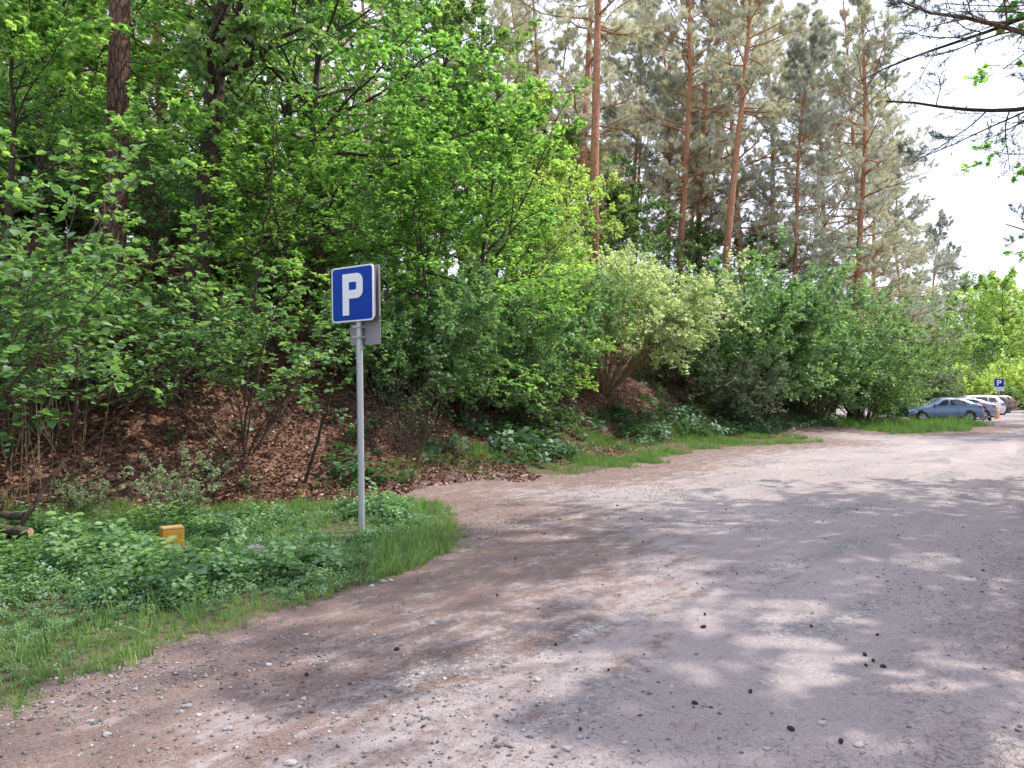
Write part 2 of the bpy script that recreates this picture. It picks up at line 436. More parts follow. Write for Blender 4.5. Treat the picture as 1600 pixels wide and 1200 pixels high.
def height(x, y):
    x = np.asarray(x, float); y = np.asarray(y, float)
    d = sdist(x, y)
    ds = np.where(d > 8, d, np.log1p(np.exp(np.clip(d*2.2, -40, 40)))/2.2)
    h = 9.0*(1-np.exp(-ds*.72/9.0))+.02*np.maximum(d-25, 0)*(d < 400)
    on = np.clip(ds/1.5, 0, 1)
    h = h+on*(.16*wav(x, y, 1.1)+.05*wav(y, x, 4.))
    flat = .012*wav(x, y, .8)+.006*wav(x+3, y, 3.1)
    rr = .69*y+1.2-x                # right verge
    h = h+flat*(1-on)+.25*np.clip(-rr/6, 0, 1)
    return h
def H(x, y): return float(height(np.array([x]), np.array([y]))[0])

# grass / herb areas given as outlines on the flat ground
PATCH = [gp(*p) for p in [(0, 1108), (90, 1062), (180, 1040), (260, 1005), (350, 978), (430, 955), (500, 938), (570, 915), (640, 893), (700, 862), (728, 838),
                          (722, 812), (690, 795), (640, 782)]]+[(-3.2, 10.2), (-4.5, 9.6), (-7, 8.3), (-10, 6.6), (-10, 2), (-4, 2.6)]
STRIP = [gp(*p) for p in [(600, 768), (700, 752), (800, 748), (900, 742), (985, 728), (1060, 706), (1150, 698), (1280, 692), (1230, 683), (1190, 674)]]+[(8.5, 29.5), (4, 24.5), (1.5, 20), (-.6, 15.4), (-2.2, 13.0)]
ISLE = [gp(*p) for p in [(1395, 678), (1450, 677), (1500, 672), (1545, 664.5), (1500, 658), (1440, 655), (1380, 653)]]+[(16.2, 40), (13.3, 34), gp(1330, 668)]
FARV = [(36, 50), (44, 62), (60, 86), (66, 84), (50, 62), (40, 48.5)]
def inpoly(x, y, poly):
    r = np.zeros(x.shape, bool); n = len(poly)
    for i in range(n):
        x1, y1 = poly[i]; x2, y2 = poly[(i+1) % n]
        c = ((y1 > y) != (y2 > y)) & (x < (x2-x1)*(y-y1)/((y2-y1) if y2 != y1 else 1e-9)+x1)
        r ^= c
    return r
def edge_dist(x, y, poly):
    best = np.full(x.shape, 1e9); n = len(poly)
    for i in range(n):
        a = np.array(poly[i]); b = np.array(poly[(i+1) % n]); e = b-a
        t = np.clip(((x-a[0])*e[0]+(y-a[1])*e[1])/max(e@e, 1e-9), 0, 1)
        best = np.minimum(best, np.hypot(x-a[0]-t*e[0], y-a[1]-t*e[1]))
    return np.where(inpoly(x, y, poly), best, -best)

def ground():
    rr = [0.0]+list(.6*np.exp(np.arange(0, 560)*.0122)); rr = np.array([r for r in rr if r < 520]+[520.])
    th = np.concatenate([np.linspace(-PI, -.85, 90, endpoint=False), np.linspace(-.85, .85, 620), np.linspace(.85, PI, 91)[1:-1]])
    nt = len(th)
    R, T = np.meshgrid(rr[1:], th, indexing='ij')
    X = R*np.sin(T); Y = R*np.cos(T)
    x = np.concatenate([[0], X.ravel()]); y = np.concatenate([[0], Y.ravel()])
    z = height(x, y)
    sd = sdist(x, y)
    nr = len(rr)-1
    i = np.arange(nr-1)[:, None]; j = np.arange(nt)[None]; j2 = (j+1) % nt
    q = np.stack([1+i*nt+j, 1+i*nt+j2, 1+(i+1)*nt+j2, 1+(i+1)*nt+j], -1).reshape(-1, 4)[:, ::-1]
    tri = np.stack([np.zeros(nt, int), 1+np.arange(nt), 1+(np.arange(nt)+1) % nt], -1)[:, ::-1]
    veg = np.zeros(x.shape)
    for p in (PATCH, STRIP, ISLE, FARV): veg = np.maximum(veg, np.clip(edge_dist(x, y, p)/.35+.5, 0, 1))
    vd = np.maximum(sd, np.maximum(edge_dist(x, y, PATCH), np.maximum(edge_dist(x, y, STRIP), edge_dist(x, y, ISLE))))
    V = np.stack([x, y, z], 1); A = dict(foot=sd+2.0*np.clip((-1.4-x)/1.2, 0, 1)*np.clip((y-6)/2, 0, 1)*(veg < .5), veg=veg, rside=.69*y+1.2-x, vdist=np.clip(vd, -20, 20))
    m = ground_mat()
    cx = x[q].mean(1); cy = y[q].mean(1); cs = sd[q].mean(1); cr = .69*cy+1.2-cx
    lot = (cs+.25*wav(cx, cy, 2.) < -.15) & (cr > -.6) & (cy > -30) & (veg[q].mean(1) < .5) & (cy < 300)
    def sub(faces):
        u, inv = np.unique(np.concatenate([f.ravel() for f in faces]), return_inverse=True)
        out = []; o = 0
        for f in faces: out.append(inv[o:o+f.size].reshape(f.shape)); o += f.size
        return V[u], out, {k: a[u] for k, a in A.items()}
    v, f, a = sub([q[lot], tri]); tag(add('gravel_road', make_mesh('gravel_road', v, f, [m], smooth=True, attrs=a)), kind='structure')
    v, f, a = sub([q[~lot]]); tag(add('ground', make_mesh('ground', v, f, [m], smooth=True, attrs=a)), kind='structure')

def ground_mat():
    m, nt, N, L = new_mat('forest_ground_and_gravel')
    ge = N.new('ShaderNodeNewGeometry'); pos = ge.outputs['Position']
    def attr(n):
        a = N.new('ShaderNodeAttribute'); a.attribute_name = n; return a.outputs['Fac']
    foot, veg, rs, vds = attr('foot'), attr('veg'), attr('rside'), attr('vdist')
    rot = N.new('ShaderNodeMapping'); rot.inputs['Rotation'].default_value = (0, 0, math.radians(-52)); rot.inputs['Scale'].default_value = (.45, 1, 1)
    rot.vector_type = 'TEXTURE'; rot.inputs['Rotation'].default_value = (0, 0, math.radians(52)); rot.inputs['Scale'].default_value = (2.6, 1, 1)
    L.new(pos, rot.inputs['Vector'])
    big = noise(nt, .9, 5, .65, rot.outputs[0]); med = noise(nt, 4.5, 6, .7, rot.outputs[0]); fine = noise(nt, 60, 5, .75, pos); mid2 = noise(nt, 14, 5, .7, pos)
    # gravel
    sand = ramp(nt, big, [(.3, (.37, .32, .33)), (.55, (.47, .405, .405)), (.75, (.58, .50, .485))])
    grit = noise(nt, 140, 3, .8, pos)
    sand = mixc(nt, mapr(nt, fine, .38, .62), mixc(nt, .5, sand, (.22, .195, .20)), sand)
    sand = mixc(nt, mapr(nt, grit, .60, .68), sand, (.60, .55, .54)); sand = mixc(nt, mapr(nt, grit, .40, .33), sand, (.13, .11, .11))
    sand = mixc(nt, math_n(nt, 'MULTIPLY', mapr(nt, mid2, .55, .72), .35), sand, (.22, .18, .175))
    vo = N.new('ShaderNodeTexVoronoi'); vo.inputs['Scale'].default_value = 38; L.new(pos, vo.inputs['Vector'])
    vd = N.new('ShaderNodeTexVoronoi'); vd.inputs['Scale'].default_value = 38; vd.feature = 'DISTANCE_TO_EDGE'; L.new(pos, vd.inputs['Vector'])
    sx = N.new('ShaderNodeSeparateColor'); L.new(vo.outputs['Color'], sx.inputs[0])
    peb = ramp(nt, sx.outputs[0], [(0, (.20, .19, .20)), (.6, (.36, .34, .35)), (1, (.58, .55, .54))])
    stony = math_n(nt, 'MULTIPLY', mapr(nt, noise(nt, 1.1, 4, .6, rot.outputs[0], .5), .52, .66), mapr(nt, vd.outputs[0], .02, .10))
    gravel = mixc(nt, stony, sand, peb)
    # fallen needles: heavy at the foot of the hill and on the right verge, thin in the wheel tracks
    nl = math_n(nt, 'MAXIMUM', mapr(nt, vds, -4.6, -.2), mapr(nt, rs, 2.0, .3))
    nl = math_n(nt, 'ADD', math_n(nt, 'MULTIPLY', nl, .42), math_n(nt, 'ADD', math_n(nt, 'MULTIPLY', med, .9), math_n(nt, 'MULTIPLY', mid2, .5)))
    nmask = mapr(nt, math_n(nt, 'ADD', nl, math_n(nt, 'MULTIPLY', fine, .5)), 1.13, 1.36)
    st = N.new('ShaderNodeTexWave'); st.inputs['Scale'].default_value = 18; st.inputs['Distortion'].default_value = 30; st.inputs['Detail'].default_value = 4
    st.inputs['Detail Scale'].default_value = 3; L.new(pos, st.inputs['Vector'])
    ncol = mixc(nt, st.outputs['Fac'], (.15, .088, .070), (.31, .205, .170))
    ncol = mixc(nt, mapr(nt, fine, .4, .6), mixc(nt, .6, ncol, (.07, .045, .038)), ncol); ncol = mixc(nt, mapr(nt, grit, .58, .66), ncol, (.42, .33, .29))
    lot = mixc(nt, math_n(nt, 'MULTIPLY', nmask, .8), gravel, ncol)
    # forest litter
    v2 = N.new('ShaderNodeTexVoronoi'); v2.inputs['Scale'].default_value = 17; v2.inputs['Randomness'].default_value = 1
    L.new(pos, v2.inputs['Vector']); s2 = N.new('ShaderNodeSeparateColor'); L.new(v2.outputs['Color'], s2.inputs[0])
    lit = ramp(nt, s2.outputs[0], [(0, (.055, .030, .022)), (.5, (.13, .070, .050)), (1, (.27, .16, .12))])
    lit = mixc(nt, mapr(nt, noise(nt, .7, 4, .6, pos), .45, .7), lit, mixc(nt, .5, lit, (.035, .024, .018)))
    fm = mapr(nt, math_n(nt, 'ADD', foot, math_n(nt, 'MULTIPLY', med, 1.6)), .3, 1.1)
    col = mixc(nt, fm, lot, lit)
    soil = mixc(nt, med, (.06, .05, .025), (.12, .12, .04))
    vm = mapr(nt, math_n(nt, 'ADD', veg, math_n(nt, 'MULTIPLY', math_n(nt, 'SUBTRACT', mid2, .5), 1.2)), .35, .8)
    col = mixc(nt, math_n(nt, 'MULTIPLY', vm, .75), col, soil)
    b = N.new('ShaderNodeBsdfPrincipled'); L.new(col, b.inputs['Base Color']); b.inputs['Roughness'].default_value = .93
    b.inputs['Specular IOR Level'].default_value = .15
    hgt = math_n(nt, 'ADD', math_n(nt, 'MULTIPLY', fine, .35), math_n(nt, 'ADD', math_n(nt, 'MULTIPLY', mid2, .8), math_n(nt, 'MULTIPLY', med, 1.2)))
    hgt = math_n(nt, 'ADD', hgt, math_n(nt, 'MULTIPLY', stony, .35))
    hgt = math_n(nt, 'ADD', hgt, math_n(nt, 'MULTIPLY', math_n(nt, 'MULTIPLY', fm, s2.outputs[1]), .9))
    bp = N.new('ShaderNodeBump'); bp.inputs['Strength'].default_value = .8; bp.inputs['Distance'].default_value = .03
    L.new(hgt, bp.inputs['Height']); L.new(bp.outputs[0], b.inputs['Normal'])
    o = N.new('ShaderNodeOutputMaterial'); L.new(b.outputs[0], o.inputs[0])
    return m
ground()

# ------------------------------------------------------------------ scattered stuff, baked into single meshes
def frames(n, rng, tilt=.15):
    up = norm(np.array([0, 0, 1.])+rng.normal(0, tilt, (n, 3)))
    a = rng.random(n)*2*PI; h = np.stack([np.cos(a), np.sin(a), np.zeros(n)], 1)
    h = norm(h-(h*up).sum(1, keepdims=True)*up); return h, np.cross(up, h), up
def bake(tv, tf, tr, pos, size, rng, tilt=.15, zs=None, rj=.15):
    n = len(pos); A, B, U = frames(n, rng, tilt); s = np.asarray(size)[:, None, None]
    zz = s if zs is None else s*np.asarray(zs)[:, None, None]
    V = pos[:, None]+s*(tv[None, :, :1]*A[:, None]+tv[None, :, 1:2]*B[:, None])+zz*tv[None, :, 2:]*U[:, None]
    Fc = (np.arange(n)*len(tv))[:, None, None]+tf[None]
    r = np.clip(tr[None]+rng.normal(0, rj, (n, 1)), 0, 1)
    return V.reshape(-1, 3), Fc.reshape(-1, tf.shape[1]), r.ravel()
def samp_poly(poly, n, rng, edge=.0, dens=None):
    P = np.array(poly); lo, hi = P.min(0)-.3, P.max(0)+.3; out = []
    got = 0
    while got < n:
        p = lo+(hi-lo)*rng.random((n*4, 2))
        e = edge_dist(p[:, 0], p[:, 1], poly)+edge*wav(p[:, 0], p[:, 1], 5.)
        k = e > 0
        if dens is not None: k &= rng.random(len(p)) < dens(p[:, 0], p[:, 1])
        p = p[k]; out.append(p); got += len(p)
    p = np.concatenate(out)[:n]; return p
def onground(p, dz=0.0): return np.stack([p[:, 0], p[:, 1], height(p[:, 0], p[:, 1])+dz], 1)
def near_bias(x, y): return np.clip(7.0/np.hypot(x, y), 0, 1)**1.0

def herb_template(seed, groups=4, lsize=.36, k=3, tm=LEAF6):
    rng = np.random.default_rng(seed); V = []; Fc = []; r = []; off = 0
    for g in range(groups):
        z = .35+.65*(g+1)/groups; a0 = rng.random()*6.28; rad = .5*(1-.25*g/groups)
        for i in range(k):
            a = a0+i*2*PI/k+rng.normal(0, .25); ax = np.array([math.cos(a), math.sin(a), rng.normal(.05, .15)]); ax /= np.linalg.norm(ax)
            nr = norm(np.array([0, 0, 1.])+rng.normal(0, .25, 3)); nr = norm(nr-(nr@ax)*ax); bx = np.cross(nr, ax)
            p = np.array([ax[0]*.08, ax[1]*.08, z])+ax*rad*rng.uniform(.05, .5); s = lsize*rng.uniform(.75, 1.25)
            V.append(p+s*(tm[0][:, :1]*ax+tm[0][:, 1:2]*bx+tm[0][:, 2:]*nr)); Fc.append(tm[1]+off); off += len(tm[0])
            r += [rng.uniform(.15, .6)+.3*g/groups]*len(tm[1])
    # stem
    V.append(np.array([[-.012, 0, 0], [.012, 0, 0], [.008, 0, .95], [-.008, 0, .95]])); Fc.append(np.array([[0, 1, 2, 3]])+off); r += [.4]
    return np.concatenate(V), np.concatenate(Fc), np.array(r)
def blade_template(seed, nb=9):
    rng = np.random.default_rng(seed); V = []; Fc = []; r = []
    for i in range(nb):
        a = rng.random()*6.28; d = np.array([math.cos(a), math.sin(a)]); q = np.array([-d[1], d[0]]); b = rng.normal(0, .14, 2); h = rng.uniform(.55, 1.1); w = .022; l = rng.uniform(.1, .5)
        for (t, ww) in ((0, 1), (.55, .8), (1, .12)):
            c = b+d*l*t*t*h; z = h*t*(1-.18*t*l)
            for s in (-1, 1): V.append([c[0]+q[0]*w*ww*s, c[1]+q[1]*w*ww*s, z])
        o = i*6; Fc += [[o, o+1, o+3, o+2], [o+2, o+3, o+5, o+4]]; r += [rng.uniform(.1, .8)]*2
    return np.array(V), np.array(Fc), np.array(r)

def scatter_all():
    rng = np.random.default_rng(77)
    # --- front patch of ground herbs
    parts = []
    den = lambda x, y: np.clip(.22+.9*near_bias(x, y), 0, 1)*np.clip(edge_dist(x, y, PATCH)/.5+.15, .12, 1)
    hs = [(19000, 5, .27, 4, .12), (6000, 3, .36, 4, .10), (900, 8, .20, 4, .26), (250, 2, .5, 5, .10)]
    for i, (n, g, ls, k, sz) in enumerate(hs):
        p = samp_poly(PATCH, n, rng, .08, den); t = herb_template(i+3, g, ls, k)
        ed = np.clip(edge_dist(p[:, 0], p[:, 1], PATCH)/.9, .35, 1)
        pd_ = np.hypot(p[:, 0]-gp(566, 829)[0], p[:, 1]-gp(566, 829)[1]); pm = np.hypot(p[:, 0]+3.35, p[:, 1]-7.0)
        un = np.clip(.85+.55*wav(p[:, 0], p[:, 1], 1.6)+.2*wav(p[:, 1], p[:, 0], 5), .4, 1.5)*np.clip(pd_/.7, .25, 1)*np.clip(pm/.5, .85, 1)
        parts.append(bake(*t, onground(p, -.01), sz*(.6+.7*rng.random(n))*ed*un, rng, .25, rj=.2))
    v, f, r = cat(parts); tag(add('ground_herbs', make_mesh('ground_herbs', v, f, [M['herb']], rnd=r)), 'low green nettles and ground herbs around the sign post', 'ground cover', kind='stuff')
    # --- grass: edge of patch, strip, island
    parts = []
    def gr(poly, n, sz, seed, dens=None, e=.12):
        p = samp_poly(poly, n, rng, e, dens); parts.append(bake(*blade_template(seed), onground(p, -.01), sz*(.5+.9*rng.random(n))*np.clip(1+.35*wav(p[:, 0], p[:, 1], 2.2), .5, 1.4), rng, .3, rj=.28))
    gr(PATCH, 350, .20, 6, None, .1); gr(PATCH, 5600, .105, 1, lambda x, y: np.clip(1.1-edge_dist(x, y, PATCH)/1.1, .04, 1)*np.clip(.35+near_bias(x, y), 0, 1))
    gr(STRIP, 9000, .13, 2, lambda x, y: np.clip(.35+.75*wav(x, y, 1.7), .02, 1), .45)
    gr(ISLE, 8000, .17, 3, lambda x, y: np.clip(.6+.5*wav(x, y, 1.1), .05, 1), .5); gr(ISLE, 900, .36, 5, None, .3)
    gr(FARV, 4000, .35, 4)
    n = 60000; x = rng.uniform(-6, 14, n); y = rng.uniform(3.4, 30, n); e = np.maximum(edge_dist(x, y, PATCH), np.maximum(edge_dist(x, y, STRIP), sdist(x, y)))
    kk = (e < 0) & (rng.random(n) < .30*np.exp(e/.28)+.02*np.exp(e/1.2)*(wav(x, y, 2.) > .3)); q_ = np.stack([x[kk], y[kk]], 1)
    parts.append(bake(*blade_template(8, 6), onground(q_, -.01), .07*(.5+rng.random(len(q_))), rng, .4))
    v, f, r = cat(parts); tag(add('grass', make_mesh('grass', v, f, [M['grass']], rnd=r)), 'fresh green grass along the edge of the gravel', 'grass', kind='stuff')
    # --- undergrowth on the lower slope
    n = 60000; x = rng.uniform(-14, 30, n); y = rng.uniform(5, 60, n); d = sdist(x, y)
    dens = np.where((d > -.5) & (d < 1.6), .9, 0)*(np.where(x > -2.8, 1, .10))+np.where((d >= 1.6) & (d < 9), .09, 0)
    dens = dens*np.clip(.6+.8*wav(x, y, .9), .1, 1.2)*np.clip(20/np.hypot(x, y), 0, 1)
    k = rng.random(n) < dens; p = np.stack([x[k], y[k]], 1)
    t = herb_template(21, 4, .5, 4, LEAF4); parts = [bake(*t, onground(p, -.02), .28*(.5+.9*rng.random(len(p))), rng, .3)]
    v, f, r = cat(parts); tag(add('undergrowth', make_mesh('undergrowth', v, f, [M['herb_d']], rnd=r)), 'low dark green undergrowth at the foot of the slope', 'undergrowth', kind='stuff')
    # --- dead leaves on the slope
    n = 260000; x = rng.uniform(-13, 4, n); y = rng.uniform(5, 26, n); d = sdist(x, y)
    k = (d > -.5-1.6*np.clip((-1.4-x)/1.2, 0, 1)+.5*wav(x, y, 2)) & (edge_dist(x, y, PATCH) < -.05) & (d < 9) & (rng.random(n) < np.clip(10/np.hypot(x, y), 0, 1)**1.3) & (np.abs(x) < .75*y+1); p = np.stack([x[k], y[k]], 1)
    nn = len(p)
    V, Fc, r = bake(LEAF4[0]*np.array([1, 1, 2.]), LEAF4[1], np.array([.45]), onground(p, .012), .062*(.5+.9*rng.random(nn)), rng, .55, rj=.27)
    tag(add('leaf_litter', make_mesh('leaf_litter', V, [Fc], [M['litterleaf']], rnd=r)), 'reddish brown dead leaves covering the wooded slope', 'leaf litter', kind='stuff')
    # --- gravel stones
    ico = np.array([[0, 0, 1], [.9, 0, .3], [.3, .85, .3], [-.75, .5, .3], [-.7, -.55, .25], [.25, -.85, .3], [0, 0, -.6]])
    icf = np.array([[0, 1, 2], [0, 2, 3], [0, 3, 4], [0, 4, 5], [0, 5, 1], [6, 2, 1], [6, 3, 2], [6, 4, 3], [6, 5, 4], [6, 1, 5]])
    n = 520000; rr = 2.2*np.exp(rng.random(n)*2.4); th = rng.uniform(-.72, .72, n); x = rr*np.sin(th); y = rr*np.cos(th); d = sdist(x, y)
    w1 = wav(x*.8-.6*y*.8, .6*x+.8*y, .9)
    band = np.exp(-((d+2.0)/1.3)**2)*.55+np.exp(-((d+3.6+.4*w1)/.45)**2)*.9+np.exp(-((d+6.2)/.35)**2)*.25+.10
    dens = band*np.clip(.5+.8*w1, .05, 1.2)
    k = (d < -.4) & (rng.random(n) < dens*.62) & (edge_dist(x, y, PATCH) < .05) & (edge_dist(x, y, STRIP) < 0); p = np.stack([x[k], y[k]], 1); nn = len(p)
    sz = .003+.013*rng.random(nn)**4+.003*rng.random(nn)
    V, Fc, r = bake(ico, icf, np.full(10, .45), onground(p, .0), sz, rng, .3, zs=np.full(nn, .6), rj=.28)
    tag(add('gravel', make_mesh('gravel', V, [Fc], [M['stone']], rnd=r)), 'loose grey pebbles strewn over the gravel road', 'gravel', kind='stuff')
    # --- fallen pine needles and bark bits on the lot
    n = 900000; rr = 2.0*np.exp(rng.random(n)*2.3); th = rng.uniform(-.74, .74, n); x = rr*np.sin(th); y = rr*np.cos(th); d = sdist(x, y)
    w1 = wav(x, y, 2.2)+.6*wav(y, x, .8); rs = .69*y+1.2-x
    dens = (np.clip(1-(-d-.5)/5.5, 0, 1)*.6+np.clip(1-rs/2.2, 0, 1)*.8+.035)*np.clip(.3+w1, .03, 1.3)
    k = (d < 0) & (rng.random(n) < dens*.55) & (edge_dist(x, y, PATCH) < .1) & (edge_dist(x, y, STRIP) < .2); p = np.stack([x[k], y[k]], 1); nn = len(p)
    q = np.array([[-.5, -.022, .02], [.5, -.022, .02], [.5, .022, .03], [-.5, .022, .03]])
    V, Fc, r = bake(q, np.array([[0, 1, 2, 3]]), np.array([.45]), onground(p, .004), .022+.028*rng.random(nn), rng, .10, rj=.25)
    tag(add('fallen_needles', make_mesh('fallen_needles', V, [Fc], [M['straw']], rnd=r)), 'rust brown pine needles drifted in patches on the gravel', 'pine needles', kind='stuff')
scatter_all()

# ------------------------------------------------------------------ plant prototypes
proto('hazel1', shrub(11, H=4.6, spread=2.9, stems=16, n2=9, n3=6, per=8, lsize=.092, tmpl=LEAF6, r0=.026, flat=.75, jit=.38, droop=-.03, t2=.3), M['twig'], M['twig'], M['hazel'], ('stems', '', 'foliage'))
proto('hazel2', shrub(12, H=3.2, spread=2.6, stems=12, n2=8, n3=6, per=7, lsize=.088, tmpl=LEAF6, r0=.02, flat=.8, jit=.35, droop=-.03, t2=.35), M['twig'], M['twig'], M['hazel'], ('stems', '', 'foliage'))
proto('maple1', broad_tree(21, H=13, base=.22, spread=5.6, n1=30, n2=10, n3=7, per=11, lsize=.15, tmpl=MAPLE, r0=.15, flat=.75, jit=.38, low_ang=82), M['bark'], M['twig'], M['maple'])
proto('maple2', broad_tree(22, H=9, base=.15, spread=4.4, n1=28, n2=9, n3=7, per=11, lsize=.14, tmpl=MAPLE, r0=.11, flat=.75, jit=.4, low_ang=85), M['bark'], M['twig'], M['maple'])
proto('mapleR', broad_tree(29, H=11, base=.40, spread=4.6, n1=20, n2=8, n3=6, per=8, lsize=.14, tmpl=MAPLE, r0=.12, flat=.75, jit=.4, low_ang=85), M['bark'], M['twig'], M['maple'])
proto('lowmaple', broad_tree(30, H=6.8, base=.07, spread=3.6, n1=30, n2=10, n3=7, per=9, lsize=.10, tmpl=MAPLE, r0=.07, flat=.85, jit=.3, low_ang=88, droop=-.04), M['bark'], M['twig'], M['maple'])
proto('oak1', broad_tree(23, H=13, base=.25, spread=4.4, n1=32, n2=9, n3=7, per=13, lsize=.14, tmpl=LEAF4, r0=.17, flat=.45, jit=.6, wig=.08), M['bark'], M['twig'], M['oak'])
proto('oak2', broad_tree(24, H=9, base=.12, spread=3.6, n1=28, n2=9, n3=7, per=13, lsize=.13, tmpl=LEAF4, r0=.10, flat=.4, jit=.6, wig=.08), M['bark'], M['twig'], M['oak'])
proto('pale1', broad_tree(25, H=10, base=.12, spread=3.8, n1=28, n2=9, n3=7, per=12, lsize=.13, tmpl=LEAF4, r0=.10, flat=.4, jit=.6), M['bark'], M['twig'], M['pale'])
proto('bush1', shrub(31, H=4.8, spread=3.2, stems=36, n2=12, n3=7, per=12, lsize=.11, r0=.022, flat=.35, t2=.12, jit=.6), M['twig'], M['twig'], M['shrub'], ('stems', '', 'foliage'))
proto('bush2', shrub(32, H=3.0, spread=2.2, stems=28, n2=10, n3=7, per=12, lsize=.085, r0=.016, flat=.35, t2=.1, jit=.6), M['twig'], M['twig'], M['shrub'], ('stems', '', 'foliage'))
proto('palebush', shrub(33, H=3.6, spread=2.4, stems=26, n2=10, n3=7, per=12, lsize=.11, r0=.016, flat=.35, t2=.1, jit=.6), M['twig'], M['twig'], M['pale'], ('stems', '', 'foliage'))
proto('elder', shrub(34, H=5.0, spread=3.1, stems=42, n2=11, n3=7, per=13, lsize=.095, r0=.030, flat=.35, t2=.42, lean=(.28, -.05), up=.05, jit=.6), M['tan'], M['tan'], M['elder'], ('stems', '', 'foliage'))
proto('greybush', shrub(35, H=2.6, spread=1.6, stems=24, n2=10, n3=6, per=12, lsize=.075, r0=.014, flat=.2, t2=.12, jit=.7), M['twig'], M['twig'], M['grey'], ('stems', '', 'foliage'))
proto('fineshrub', shrub(36, H=1.0, spread=.75, stems=14, n2=6, n3=5, per=8, lsize=.032, r0=.006, flat=.2, t2=.2, jit=.7, base_r=.06), M['twig'], M['twig'], M['grey'], ('stems', '', 'foliage'))
proto('bare', shrub(37, H=2.2, spread=1.2, stems=22, n2=7, n3=4, per=1, lsize=.03, r0=.010, flat=.0, t2=.2, jit=.8), M['twig'], M['twig'], M['grey'], ('stems', '', 'foliage'))
proto('pine1', pine(41, H=25, base=.30, spread=3.8, n1=52, r0=.20, dead=16), M['pine_bark'], M['pine_bark'], M['needle'])
proto('pine2', pine(42, H=24, base=.20, spread=3.6, n1=56, r0=.17, dead=12, lean=.06, wig=.04), M['pine_bark'], M['pine_bark'], M['needle'])
proto('pine3', pine(43, H=20, base=.10, spread=3.3, n1=70, r0=.15, dead=8, lean=-.03, wig=.035), M['pine_bark'], M['pine_bark'], M['needle_g'])
proto('pine4', pine(44, H=22, base=.5, spread=2.4, n1=26, r0=.14, dead=30, wig=.02), M['pine_bark'], M['pine_bark'], M['needle'])
proto('pine5', pine(47, H=22, base=.55, spread=2.6, n1=30, r0=.205, dead=26, wig=.012), M['pine_bark'], M['pine_bark'], M['needle'])
proto('pine6', pine(47, H=22, base=.55, spread=2.6, n1=30, r0=.205, dead=26, wig=.012), M['pine_bark_d'], M['pine_bark_d'], M['needle'])
proto('shade', broad_tree(49, H=12, base=.3, spread=4.6, n1=17, n2=6, n3=6, per=13, lsize=.21, tmpl=LEAF4, r0=.17, flat=.5, jit=.5), M['bark'], M['twig'], M['oak'])
proto('bush3', shrub(38, H=4.6, spread=3.2, stems=34, n2=12, n3=7, per=12, lsize=.11, r0=.022, flat=.35, t2=.12, jit=.6), M['twig'], M['twig'], M['oak'], ('stems', '', 'foliage'))
proto('darktree', broad_tree(48, H=15, base=.33, spread=4.4, n1=26, n2=8, n3=6, per=11, lsize=.13, tmpl=LEAF4, r0=.24, flat=.5, jit=.6, wig=.025), M['bark'], M['twig'], M['oak'])
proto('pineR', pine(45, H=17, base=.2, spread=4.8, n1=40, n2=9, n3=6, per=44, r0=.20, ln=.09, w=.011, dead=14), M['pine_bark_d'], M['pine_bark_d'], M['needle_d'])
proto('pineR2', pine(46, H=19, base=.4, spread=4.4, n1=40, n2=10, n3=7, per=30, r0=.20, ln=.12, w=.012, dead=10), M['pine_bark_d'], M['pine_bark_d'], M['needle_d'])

def at(u, Y): return (u-800)/F*Y
